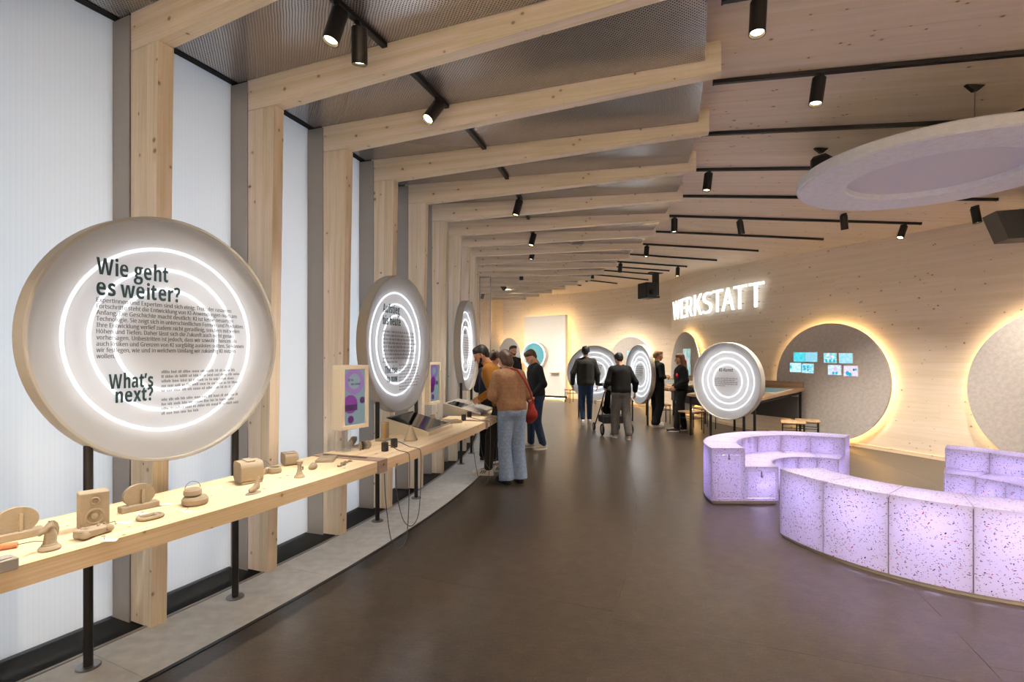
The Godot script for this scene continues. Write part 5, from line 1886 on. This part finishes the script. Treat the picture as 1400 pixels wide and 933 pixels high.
	# small things farther along
	var far := [[-0.93, 6.0, 0.09, 0.10, "small rounded clay-coloured pot beside the farther earpieces"], [-0.70, 6.02, 0.22, 0.035, "low clay-coloured tray beside the first tilted screen"], [-0.60, 8.1, 0.12, 0.09, "small pale box at the far bench section's near end"], [-0.42, 8.5, 0.10, 0.12, "tall pale block on the far bench section"], [-0.52, 9.2, 0.18, 0.10, "pale block behind the tall one on the far bench section"], [-0.30, 9.6, 0.14, 0.08, "small pale block farthest along the bench"], [-0.45, 8.0, 0.05, 0.07, "dark small cylinder before the grey console's far end"]]
	for q in far:
		t = clay("clay_piece", q[4], "model", q[0], q[1], room(q[0], q[1]) + q[0] * 60)
		g = Geo.new()
		if q[2] < 0.095:
			g.lathe([Vector2(0, 0), Vector2(q[2] * 0.4, 0), Vector2(q[2] * 0.5, q[3] * 0.4), Vector2(q[2] * 0.3, q[3] * 0.9), Vector2(q[2] * 0.34, q[3]), Vector2(0, q[3])], 20)
		else:
			g.bbox(Vector3(0, q[3] / 2, 0), Vector3(q[2], q[3], 0.1), 0.006)
		obj("body", g, M.clay if q[2] > 0.06 else M.cup, t)
		g = Geo.new()
		g.bbox(Vector3(0, q[3] + 0.004, 0), Vector3(q[2] * 0.6, 0.008, 0.05), 0.002)
		obj("cap", g, M.clay, t)
	t = thing("side_panel", "tall narrow dark display panel standing on the bench beyond the third sign", "display", Vector3(-0.52, TOP, -8.95), 40)
	g = Geo.new()
	g.bbox(Vector3(0, 0.45, 0), Vector3(0.26, 0.5, 0.06), 0.006)
	obj("frame", g, M.pale_wood, t)
	g = Geo.new()
	g.box(Vector3(0, 0.45, 0.032), Vector3(0.22, 0.46, 0.006))
	obj("screen", g, M.glass_dark, t)
	g = Geo.new()
	g.box(Vector3(0, 0.10, 0), Vector3(0.1, 0.2, 0.02))
	obj("stand", g, M.acrylic, t)


# ---------------------------------------------------------------- people
# local frame: the person faces +z, left is +x; heights for a body 1.75 tall
func flat_bones(list: Array, f: Callable) -> Array:
	var o := []
	for b in list:
		o.append([f.call(b[0]), f.call(b[1]), b[2], b[3]])
	return o


func hand_bones(w: Vector3, dir: Vector3, palm: Vector3, side: float, curl: float) -> Array:
	var d := dir.normalized()
	var n := (palm - d * palm.dot(d)).normalized()      # out of the palm
	var a := d.cross(n).normalized() * side             # towards the thumb
	var o := []
	for k in 4:
		var s := (1.5 - k) * 0.019
		o.append([w + d * 0.012 + a * s * 0.6, w + d * 0.085 + a * s, 0.013, 0.0105])
		var ln: float = [0.070, 0.078, 0.073, 0.058][k]
		var p := w + d * 0.09 + a * s * 1.05
		var q := p + (d * cos(curl * 0.5) + n * sin(curl * 0.5)) * ln * 0.5
		var e := q + (d * cos(curl * 1.3) + n * sin(curl * 1.3)) * ln * 0.5
		o.append([p, q, 0.0095, 0.0088])
		o.append([q, e, 0.0088, 0.0072])
	var b := w + d * 0.02 + a * 0.022
	var m := b + (d * 0.7 + a * 0.75 + n * 0.25).normalized() * 0.042
	o.append([b, m, 0.013, 0.0105])
	o.append([m, m + (d * 0.95 + a * 0.1 + n * 0.35).normalized() * 0.034, 0.0105, 0.008])
	return o


func person(c: Dictionary) -> Node3D:
	var t := thing("person", c.label, "person", Vector3(c.x, 0.0, -c.d), c.turn, c.get("group", ""))
	var h: float = c.h / 1.75
	var wd: float = c.get("wide", 1.0)
	var lean: float = deg_to_rad(c.get("lean", 0.0))
	var piv := Vector3(0, 0.95, 0)
	var up := func(p: Vector3) -> Vector3: return (piv + Basis(Vector3.RIGHT, lean * clampf((p.y - 0.9) / 0.35, 0.0, 1.0)) * (p - piv)) * h
	var lo := func(p: Vector3) -> Vector3: return p * h
	var hp: Array = c.get("hips", [Vector3(0.085, 0.92, 0), Vector3(-0.085, 0.92, 0)])
	var kn: Array = c.get("knees", [Vector3(0.10, 0.50, 0.02), Vector3(-0.10, 0.50, 0.02)])
	var an: Array = c.get("ankles", [Vector3(0.10, 0.085, -0.03), Vector3(-0.10, 0.085, -0.03)])
	var ft: Array = c.get("toes", [Vector3(0.13, 0.03, 0.15), Vector3(-0.13, 0.03, 0.15)])
	var sh := [Vector3(0.168 * wd, 1.40, 0.0), Vector3(-0.168 * wd, 1.40, 0.0)]
	var el: Array = c.get("elbows", [Vector3(0.23, 1.13, -0.03), Vector3(-0.23, 1.13, -0.03)])
	var wr: Array = c.get("wrists", [Vector3(0.22, 0.89, 0.05), Vector3(-0.22, 0.89, 0.05)])
	# ---- skin: one mesh of torso, limbs, head and hands
	var g := Geo.new()
	var bones := [[Vector3(0.06, 0.98, 0), Vector3(0.065, 1.34, 0.0), 0.085, 0.09], [Vector3(-0.06, 0.98, 0), Vector3(-0.065, 1.34, 0.0), 0.085, 0.09], [Vector3(0, 1.38, -0.005), Vector3(0, 1.52, 0.01), 0.062, 0.052]]
	bones = flat_bones(bones, up)
	for k in 2:
		bones.append([lo.call(hp[k]), lo.call(kn[k]), 0.075, 0.052])
		bones.append([lo.call(kn[k]), lo.call(an[k]), 0.05, 0.036])
		bones.append([lo.call(an[k]), lo.call(ft[k]), 0.035, 0.024])
		bones.append([up.call(sh[k]), up.call(el[k]), 0.046, 0.038])
		bones.append([up.call(el[k]), up.call(wr[k]), 0.037, 0.026])
	g.net(bones, 0.02, 0.03)
	# head in its own frame
	var nod: float = deg_to_rad(c.get("nod", 0.0))
	var yaw: float = deg_to_rad(c.get("look", 0.0))
	var hb := Basis(Vector3.UP, yaw) * Basis(Vector3.RIGHT, nod + lean * 0.6)
	var hx := Transform3D(hb * Basis.from_scale(Vector3.ONE * h * 1.0), up.call(Vector3(0, 1.535, 0.012)))
	var face := [[Vector3(0, 0.125, -0.018), Vector3(0, 0.125, 0.020), 0.083, 0.078], [Vector3(0.0, 0.06, 0.02), Vector3(0, 0.035, 0.05), 0.062, 0.048], [Vector3(0, 0.02, 0.062), Vector3(0, 0.012, 0.066), 0.026, 0.022], [Vector3(0, 0.105, 0.092), Vector3(0, 0.072, 0.112), 0.011, 0.014], [Vector3(0.03, 0.118, 0.078), Vector3(-0.03, 0.118, 0.078), 0.016, 0.016], [Vector3(0.016, 0.045, 0.089), Vector3(-0.016, 0.045, 0.089), 0.009, 0.009],
		[Vector3(0.079, 0.105, -0.006), Vector3(0.083, 0.075, 0.0), 0.013, 0.010], [Vector3(-0.079, 0.105, -0.006), Vector3(-0.083, 0.075, 0.0), 0.013, 0.010], [Vector3(0, -0.07, -0.015), Vector3(0, 0.06, -0.01), 0.054, 0.056], [Vector3(0.04, 0.065, 0.056), Vector3(-0.04, 0.065, 0.056), 0.03, 0.03]]
	g.net(face, 0.008, 0.014, hx)
	for k in 2:
		var w: Vector3 = up.call(wr[k])
		var dd: Vector3 = (w - up.call(el[k])).normalized()
		var hd: Array = c.get("hand_dirs", [dd, dd])
		var side := 1.0 if k == 0 else -1.0
		var pal: Vector3 = c.get("palms", [Vector3(-1, 0, 0.1), Vector3(1, 0, 0.1)])[k]
		var ds: Vector3 = hd[k]
		g.net(hand_bones(w, ds, pal, side, c.get("curl", 0.6)), 0.006, 0.006)
	obj("body", g, c.skin, t)
	# eyes and mouth
	for s in [-1, 1]:
		g = Geo.new()
		g.ball(hx * Vector3(s * 0.031, 0.098, 0.083), Vector3(0.011, 0.006, 0.007) * h, 8, hb)
		obj("eye", g, M.eye, t)
		g = Geo.new()
		g.box(hx * Vector3(s * 0.031, 0.119, 0.0925), Vector3(0.03, 0.006, 0.006) * h, hb)
		obj("eyebrow", g, c.hair_m, t)
	g = Geo.new()
	g.ball(hx * Vector3(0, 0.044, 0.096), Vector3(0.02, 0.004, 0.005) * h, 8, hb)
	obj("mouth", g, M.lips, t)
	# ---- top
	var ease: float = c.get("ease", 0.022)
	g = Geo.new()
	var hem: float = c.get("hem", 0.90)
	var tb := [[Vector3(0.075 * wd, hem + 0.06, 0), Vector3(0.078 * wd, 1.32, 0.0), 0.088 + ease, 0.092 + ease], [Vector3(-0.075 * wd, hem + 0.06, 0), Vector3(-0.078 * wd, 1.32, 0.0), 0.088 + ease, 0.092 + ease], [Vector3(0.10 * wd, 1.38, -0.005), Vector3(-0.10 * wd, 1.38, -0.005), 0.068 + ease * 0.6, 0.068 + ease * 0.6], [Vector3(0, 1.42, -0.01), Vector3(0, 1.475, 0.0), 0.072, 0.062]]
	tb.append([Vector3(0, hem + 0.08, -0.015), Vector3(0, 1.34, -0.015), 0.092 + ease, 0.10 + ease])
	tb.append([Vector3(0, hem + 0.08, 0.015), Vector3(0, 1.34, 0.015), 0.092 + ease, 0.10 + ease])
	for s in [-1, 1]:
		tb.append([Vector3(s * 0.03, 1.46, -0.01), Vector3(s * 0.15 * wd, 1.405, 0.0), 0.05, 0.055 + ease * 0.4])
	if c.get("woman", false):
		tb.append([Vector3(0.065, 1.29, 0.075), Vector3(0.066, 1.27, 0.078), 0.055, 0.055])
		tb.append([Vector3(-0.065, 1.29, 0.075), Vector3(-0.066, 1.27, 0.078), 0.055, 0.055])
	for k in 2:
		tb.append([sh[k], el[k], 0.056 + ease * 0.55, 0.046 + ease * 0.5])
		tb.append([el[k], el[k].lerp(wr[k], c.get("sleeve", 0.95)), 0.044 + ease * 0.5, 0.034 + ease * 0.45])
	tb.append([Vector3(0.05, hem + 0.05, 0), Vector3(-0.05, hem + 0.05, 0), 0.10 + ease, 0.10 + ease])
	g.net(flat_bones(tb, up), 0.0165, 0.03, Transform3D.IDENTITY, (hem - 0.01) * h)
	var top := obj(c.get("top_name", "jacket"), g, c.top, t)
	# ---- trousers
	g = Geo.new()
	var le: float = c.get("leg_ease", 0.018)
	var fl: float = c.get("flare", 0.0)
	var lb := [[hp[0] + Vector3(-0.03, 0.04, -0.01), hp[1] + Vector3(0.03, 0.04, -0.01), 0.115, 0.115], [hp[0] + Vector3(-0.02, 0.0, -0.035), hp[1] + Vector3(0.02, 0.0, -0.035), 0.10, 0.10]]
	for k in 2:
		lb.append([hp[k], kn[k], 0.084 + le, 0.058 + le])
		lb.append([kn[k], an[k] + Vector3(0, c.get("cuff", 0.02), 0), 0.056 + le, 0.042 + le + fl])
	g.net(flat_bones(lb, lo), 0.0165, 0.022, Transform3D.IDENTITY, 0.052 * h)
	obj("trousers", g, c.legs, t)
	# ---- shoes
	for k in 2:
		g = Geo.new()
		var a: Vector3 = an[k]
		var d: Vector3 = ft[k] - Vector3(a.x, ft[k].y, a.z)
		var fd := d.normalized()
		var heel := Vector3(a.x, 0.045, a.z) - fd * 0.028
		var lift: float = ft[k].y - 0.03
		var sb := [[heel, Vector3(a.x, 0.05, a.z) + fd * 0.05, 0.040, 0.042], [Vector3(a.x, 0.048, a.z) + fd * 0.05, ft[k] + Vector3(0, 0.008, 0), 0.042, 0.032], [Vector3(a.x, 0.05, a.z), a + Vector3(0, 0.01, 0), 0.04, 0.042]]
		g.net(flat_bones(sb, lo), 0.010, 0.015, Transform3D.IDENTITY, 0.012)
		var sho := obj("shoe", g, c.shoe, t)
		var out := []
		var yb := atan2(fd.x, fd.z)
		for q in [[0.0, -0.075], [0.03, -0.065], [0.042, -0.03], [0.038, 0.04], [0.046, 0.11], [0.04, 0.165], [0.015, 0.195], [-0.015, 0.195], [-0.04, 0.165], [-0.046, 0.11], [-0.038, 0.04], [-0.042, -0.03], [-0.03, -0.065]]:
			out.append(Vector2(q[0], -q[1]) * h)
		g = Geo.new()
		g.prism(out, 0.0, 0.026, Transform3D(Basis(Vector3.UP, yb) * FLAT, lo.call(Vector3(a.x, 0, a.z))), true)
		obj("sole", g, c.get("sole", M.sole), sho)
		if c.has("stripe"):
			for s in [-1, 1]:
				g = Geo.new()
				for i in 3:
					var o: Vector3 = lo.call(Vector3(a.x, 0.052, a.z) + fd * (0.035 + i * 0.025))
					g.box(o + Basis(Vector3.UP, yb) * Vector3(s * 0.041 * h, 0, 0), Vector3(0.006, 0.05, 0.010), Basis(Vector3.UP, yb) * Basis(Vector3.RIGHT, -0.5))
				obj("stripe", g, c.stripe, sho)
	# ---- hair
	g = Geo.new()
	var hr := [[Vector3(0, 0.142, -0.028), Vector3(0, 0.150, 0.012), 0.086, 0.080], [Vector3(0.0, 0.10, -0.045), Vector3(0, 0.07, -0.045), 0.068, 0.058], [Vector3(0.045, 0.185, 0.045), Vector3(-0.045, 0.185, 0.045), 0.034, 0.034], [Vector3(0.068, 0.125, -0.02), Vector3(0.070, 0.10, -0.025), 0.024, 0.018], [Vector3(-0.068, 0.125, -0.02), Vector3(-0.070, 0.10, -0.025), 0.024, 0.018]]
	match c.get("hair", "short"):
		"long":
			hr.append_array([[Vector3(0.05, 0.14, -0.035), Vector3(0.075, -0.06, -0.045), 0.055, 0.045], [Vector3(-0.05, 0.14, -0.035), Vector3(-0.075, -0.06, -0.045), 0.055, 0.045], [Vector3(0.03, 0.03, -0.07), Vector3(0.04, -0.20, -0.085), 0.06, 0.032], [Vector3(-0.03, 0.03, -0.07), Vector3(-0.04, -0.20, -0.085), 0.06, 0.032]])
		"tied":
			hr.append_array([[Vector3(0, 0.12, -0.10), Vector3(0, 0.02, -0.135), 0.035, 0.03], [Vector3(0, 0.02, -0.135), Vector3(0, -0.10, -0.12), 0.03, 0.018]])
		"bob":
			hr.append_array([[Vector3(0.05, 0.12, -0.03), Vector3(0.05, 0.03, -0.035), 0.045, 0.042], [Vector3(-0.05, 0.12, -0.03), Vector3(-0.05, 0.03, -0.035), 0.045, 0.042], [Vector3(0, 0.09, -0.06), Vector3(0, 0.0, -0.06), 0.07, 0.055]])
	g.net(hr, 0.0095, 0.018, hx)
	obj("hair", g, c.hair_m, t)
	if c.get("beard", false):
		g = Geo.new()
		g.net([[Vector3(0.055, 0.055, 0.035), Vector3(0.0, 0.012, 0.07), 0.022, 0.03], [Vector3(-0.055, 0.055, 0.035), Vector3(0.0, 0.012, 0.07), 0.022, 0.03]], 0.008, 0.012, hx)
		obj("beard", g, c.hair_m, t)
	return t


func people() -> void:
	M.eye = mat(Color(0.08, 0.06, 0.05), 0.3)
	M.lips = mat(Color(0.55, 0.30, 0.26), 0.6)
	M.sole = mat(Color(0.82, 0.81, 0.78), 0.7)
	var skin := mat(Color(0.80, 0.60, 0.48), 0.6)
	var skin2 := mat(Color(0.72, 0.52, 0.41), 0.6)
	var dark := mat(Color(0.055, 0.045, 0.04), 0.6)
	var brown := mat(Color(0.26, 0.17, 0.11), 0.6)
	var blond := mat(Color(0.55, 0.43, 0.30), 0.6)
	var lblond := mat(Color(0.50, 0.34, 0.21), 0.6)
	var cloth := speckle_texture(91, 128, Color8(220, 220, 220), 0.25, 0.3)
	var fab := func(c: Color) -> StandardMaterial3D: return triplanar(mat(c, 0.95, 0, cloth), 5.0)
	var black: StandardMaterial3D = fab.call(Color(0.035, 0.035, 0.04))
	var white_shoe := mat(Color(0.85, 0.84, 0.81), 0.6)
	var black_shoe := mat(Color(0.06, 0.06, 0.065), 0.6)

	# woman in a brown sweater, back to the camera, bending to the bench on her left
	var p := person({label = "woman in a brown sweater and light jeans bending over the bench, back turned", x = 0.0, d = 6.47, turn = 207, h = 1.70, wide = 0.98, woman = true, lean = 13, nod = 22, look = 10, skin = skin, hair_m = brown, hair = "bob", top = fab.call(Color(0.60, 0.45, 0.33)), top_name = "sweater", hem = 0.93, ease = 0.034, legs = fab.call(Color(0.56, 0.65, 0.78)), leg_ease = 0.026, flare = 0.028, cuff = -0.02, shoe = black_shoe, stripe = white_shoe, sole = black_shoe,
		elbows = [Vector3(0.25, 1.14, 0.04), Vector3(-0.26, 1.13, 0.03)], wrists = [Vector3(0.13, 1.12, 0.27), Vector3(-0.17, 1.10, 0.26)], ankles = [Vector3(0.09, 0.085, -0.02), Vector3(-0.10, 0.085, -0.03)]})
	var g := Geo.new()
	g.net([[Vector3(0.255, 0.86, -0.06), Vector3(0.275, 0.80, 0.06), 0.05, 0.05], [Vector3(0.26, 0.96, -0.03), Vector3(0.265, 0.88, 0.0), 0.03, 0.05], [Vector3(0.27, 0.82, -0.04), Vector3(0.28, 0.76, 0.02), 0.055, 0.045]], 0.012, 0.03, Transform3D.IDENTITY)
	var bag := thing("shoulder_bag", "red cloth shoulder bag hanging at the hip of the woman in the brown sweater", "bag", p.position, 207)
	var red: StandardMaterial3D = fab.call(Color(0.62, 0.17, 0.13))
	bag.transform = p.transform
	var bx := Transform3D(Basis.IDENTITY, Vector3(-0.53, 0.0, -0.06))
	g = Geo.new()
	g.net([[Vector3(-0.262, 0.99, -0.03), Vector3(-0.275, 0.84, -0.02), 0.035, 0.07], [Vector3(-0.275, 0.85, -0.06), Vector3(-0.285, 0.78, 0.05), 0.055, 0.06]], 0.012, 0.04)
	obj("pouch", g, red, bag)
	g = Geo.new()
	g.tube([Vector3(-0.26, 1.0, -0.09), Vector3(-0.20, 1.15, -0.115), Vector3(-0.13, 1.30, -0.085), Vector3(-0.06, 1.42, -0.03), Vector3(0.0, 1.445, 0.06), Vector3(-0.06, 1.37, 0.2), Vector3(-0.18, 1.2, 0.225), Vector3(-0.27, 1.0, 0.06)], 0.013, 6)
	obj("strap", g, red, bag)

	person({label = "man with black hair and beard in a mustard jacket, behind the woman in brown", x = -0.13, d = 6.95, turn = 262, h = 1.80, wide = 1.05, lean = 22, nod = 18, look = 10, skin = skin2, hair_m = dark, beard = true, top = fab.call(Color(0.62, 0.40, 0.07)), ease = 0.03, legs = fab.call(Color(0.16, 0.14, 0.10)), leg_ease = 0.016, shoe = white_shoe, stripe = black_shoe,
		elbows = [Vector3(0.26, 1.13, 0.02), Vector3(-0.25, 1.14, 0.04)], wrists = [Vector3(0.17, 1.05, 0.25), Vector3(-0.14, 1.06, 0.27)], knees = [Vector3(0.10, 0.50, 0.14), Vector3(-0.10, 0.50, 0.08)], ankles = [Vector3(0.10, 0.085, 0.17), Vector3(-0.12, 0.085, 0.0)], toes = [Vector3(0.11, 0.03, 0.36), Vector3(-0.14, 0.03, 0.19)]})
	person({label = "man in a navy jacket and blue jeans looking down at the bench", x = 0.42, d = 8.85, turn = 288, h = 1.72, wide = 1.05, nod = 34, look = 0, lean = 3, skin = skin, hair_m = brown, top = fab.call(Color(0.075, 0.09, 0.12)), ease = 0.03, hem = 0.93, legs = fab.call(Color(0.16, 0.25, 0.37)), leg_ease = 0.02, shoe = mat(Color(0.60, 0.58, 0.55), 0.7),
		elbows = [Vector3(0.26, 1.14, -0.04), Vector3(-0.24, 1.13, 0.02)], wrists = [Vector3(0.20, 0.96, 0.12), Vector3(-0.12, 1.02, 0.20)], knees = [Vector3(0.10, 0.50, 0.03), Vector3(-0.10, 0.50, 0.06)], ankles = [Vector3(0.11, 0.085, -0.08), Vector3(-0.11, 0.085, 0.06)], toes = [Vector3(0.15, 0.03, 0.10), Vector3(-0.13, 0.03, 0.24)]})
	person({label = "person in a dark blue top half hidden by the man in mustard", x = -0.34, d = 7.75, turn = 150, h = 1.70, nod = 25, lean = 8, skin = skin, hair_m = brown, hair = "tied", woman = true, top = fab.call(Color(0.07, 0.09, 0.16)), legs = black, shoe = black_shoe,
		elbows = [Vector3(0.25, 1.13, 0.02), Vector3(-0.25, 1.13, 0.02)], wrists = [Vector3(0.15, 1.05, 0.22), Vector3(-0.15, 1.05, 0.22)]})
	person({label = "man in a dark grey jacket and blue jeans walking away from the camera", x = 1.77, d = 12.3, turn = 176, h = 1.83, wide = 1.04, skin = skin2, hair_m = dark, top = fab.call(Color(0.20, 0.19, 0.17)), ease = 0.04, hem = 0.86, legs = fab.call(Color(0.15, 0.25, 0.39)), shoe = white_shoe,
		elbows = [Vector3(0.29, 1.14, -0.03), Vector3(-0.27, 1.13, 0.0)], wrists = [Vector3(0.30, 0.88, 0.05), Vector3(-0.27, 0.88, 0.02)], knees = [Vector3(0.08, 0.50, 0.05), Vector3(-0.09, 0.50, 0.0)], ankles = [Vector3(0.07, 0.10, -0.06), Vector3(-0.09, 0.085, 0.04)], toes = [Vector3(0.08, 0.03, 0.12), Vector3(-0.10, 0.03, 0.22)]})
	person({label = "person in a black top and grey trousers pushing a pushchair away from the camera", x = 2.12, d = 9.95, turn = 187, h = 1.67, wide = 1.0, lean = 8, nod = 20, skin = skin, hair_m = dark, top = fab.call(Color(0.05, 0.05, 0.055)), ease = 0.036, hem = 0.92, legs = fab.call(Color(0.42, 0.41, 0.40)), leg_ease = 0.03, shoe = mat(Color(0.62, 0.58, 0.52), 0.7), sleeve = 0.8,
		elbows = [Vector3(0.27, 1.14, 0.0), Vector3(-0.30, 1.13, -0.02)], wrists = [Vector3(0.24, 1.04, 0.28), Vector3(-0.33, 0.93, 0.10)], knees = [Vector3(0.09, 0.50, 0.10), Vector3(-0.10, 0.50, -0.02)], ankles = [Vector3(0.10, 0.085, 0.10), Vector3(-0.10, 0.10, -0.17)], toes = [Vector3(0.11, 0.03, 0.29), Vector3(-0.11, 0.03, 0.0)]})
	person({label = "woman all in black with tied blond hair, seen from the side, arms folded in front", x = 3.30, d = 11.65, turn = 108, h = 1.72, woman = true, nod = 10, look = -12, skin = skin, hair_m = blond, hair = "tied", top = black, ease = 0.03, legs = black, leg_ease = 0.03, flare = 0.02, shoe = white_shoe, sleeve = 0.35,
		elbows = [Vector3(0.24, 1.16, -0.02), Vector3(-0.25, 1.15, -0.02)], wrists = [Vector3(0.10, 1.15, 0.22), Vector3(-0.11, 1.13, 0.22)], ankles = [Vector3(0.11, 0.085, 0.06), Vector3(-0.11, 0.085, -0.12)], toes = [Vector3(0.14, 0.03, 0.25), Vector3(-0.14, 0.03, 0.06)]})
	p = person({label = "woman with long light brown hair in a black jacket with a pink patch, facing left", x = 3.60, d = 10.9, turn = 262, h = 1.64, woman = true, nod = 8, skin = skin, hair_m = lblond, hair = "long", top = black, ease = 0.034, hem = 0.97, legs = black, leg_ease = 0.022, shoe = black_shoe,
		elbows = [Vector3(0.23, 1.16, -0.06), Vector3(-0.23, 1.15, -0.06)], wrists = [Vector3(0.16, 1.02, 0.15), Vector3(-0.16, 1.0, 0.14)], knees = [Vector3(0.10, 0.50, 0.06), Vector3(-0.10, 0.50, -0.01)], ankles = [Vector3(0.10, 0.085, 0.12), Vector3(-0.10, 0.085, -0.08)], toes = [Vector3(0.12, 0.03, 0.31), Vector3(-0.12, 0.03, 0.11)]})
	g = Geo.new()
	g.ball(Vector3(0.12, 1.18, 0.10), Vector3(0.045, 0.07, 0.03), 10)
	obj("pink_patch", g, mat(Color(0.75, 0.12, 0.25), 0.8), p)
	person({label = "bearded man in black far behind, seen between the near visitors' heads", x = 0.02, d = 13.2, turn = 30, h = 1.86, skin = skin2, hair_m = brown, beard = true, top = black, legs = black, shoe = black_shoe})

	# pushchair
	var t := thing("pushchair", "black folding pushchair with a grey basket in front of the person in grey trousers", "pushchair", Vector3(2.08, 0, -10.65), 187)
	var blk: StandardMaterial3D = M.black
	g = Geo.new()
	for s in [-1, 1]:
		g.tube([Vector3(s * 0.24, 1.0, -0.42), Vector3(s * 0.25, 0.93, -0.34), Vector3(s * 0.26, 0.55, -0.05), Vector3(s * 0.25, 0.14, 0.38)], 0.013, 8)
		g.tube([Vector3(s * 0.25, 0.62, -0.08), Vector3(s * 0.27, 0.12, -0.30)], 0.012, 8)
	obj("frame", g, blk, t)
	g = Geo.new()
	g.tube([Vector3(0.24, 1.0, -0.42), Vector3(0.12, 1.04, -0.46), Vector3(-0.12, 1.04, -0.46), Vector3(-0.24, 1.0, -0.42)], 0.017, 8)
	obj("handle", g, blk, t)
	g = Geo.new()
	g.net([[Vector3(-0.13, 0.48, 0.12), Vector3(0.13, 0.48, 0.12), 0.07, 0.07], [Vector3(-0.13, 0.52, -0.02), Vector3(-0.13, 0.86, -0.16), 0.06, 0.06], [Vector3(0.13, 0.52, -0.02), Vector3(0.13, 0.86, -0.16), 0.06, 0.06], [Vector3(-0.13, 0.46, 0.08), Vector3(0.13, 0.46, -0.02), 0.07, 0.07]], 0.02, 0.06)
	obj("seat", g, fab.call(Color(0.06, 0.06, 0.065)), t)
	g = Geo.new()
	g.prism([Vector2(-0.22, 0.22), Vector2(0.22, 0.22), Vector2(0.25, 0.36), Vector2(-0.25, 0.36)], -0.2, 0.22)
	obj("basket", g, fab.call(Color(0.20, 0.20, 0.21)), t)
	g = Geo.new()
	for i in 7:
		var a := deg_to_rad(20.0 + i * 20.0)
		var b := deg_to_rad(40.0 + i * 20.0)
		if i < 6:
			g.quad(Vector3(-0.25, 0.84 + sin(a) * 0.2, -0.02 - cos(a) * 0.24), Vector3(0.25, 0.84 + sin(a) * 0.2, -0.02 - cos(a) * 0.24), Vector3(0.25, 0.84 + sin(b) * 0.2, -0.02 - cos(b) * 0.24), Vector3(-0.25, 0.84 + sin(b) * 0.2, -0.02 - cos(b) * 0.24))
	obj("hood", g, fab.call(Color(0.10, 0.10, 0.11)), t)
	for q in [[-0.30, -0.30, 0.12], [0.30, -0.30, 0.12], [-0.27, 0.40, 0.09], [0.27, 0.40, 0.09]]:
		g = Geo.new()
		g.torus(Vector3(q[0], q[2], q[1]), q[2] - 0.018, 0.018, 24, 8, Basis(Vector3.UP, PI / 2))
		var o := obj("wheel", g, blk, t)
		g = Geo.new()
		g.cyl(Vector3(q[0] - 0.015, q[2], q[1]), Vector3(q[0] + 0.015, q[2], q[1]), q[2] * 0.5)
		obj("hub", g, M.steel, o)


func _ready() -> void:
	rng.seed = 4711
	var cam := Camera3D.new()
	cam.name = "camera"
	cam.projection = Camera3D.PROJECTION_FRUSTUM
	cam.near = 0.05
	cam.far = 120.0
	cam.size = 933.0 / 700.0 * 0.05
	cam.frustum_offset = Vector2(0, 20.5 / 700.0 * 0.05)
	cam.keep_aspect = Camera3D.KEEP_HEIGHT
	add_child(cam)
	cam.position = Vector3(0, 1.6, 0)
	var we := WorldEnvironment.new()
	we.name = "world"
	var env := Environment.new()
	var sky := Sky.new()
	var sm := ProceduralSkyMaterial.new()
	sm.sky_top_color = Color(0.93, 0.96, 1.0)
	sm.sky_horizon_color = Color(0.97, 0.98, 1.0)
	sm.ground_bottom_color = Color(0.5, 0.52, 0.54)
	sm.ground_horizon_color = Color(0.8, 0.84, 0.88)
	sm.sky_energy_multiplier = 1.0
	sky.sky_material = sm
	env.background_mode = Environment.BG_SKY
	env.sky = sky
	env.background_energy_multiplier = 4.0
	env.tonemap_mode = Environment.TONE_MAPPER_LINEAR
	env.tonemap_exposure = 1.55
	env.sdfgi_enabled = true
	env.ssao_enabled = true
	env.ssil_enabled = true
	we.environment = env
	add_child(we)
	materials()
	build_hall()
	benches()
	signs()
	wall_things()
	facade_bench()
	rails()
	spots()
	hanging_ring()
	people()
	exhibits()
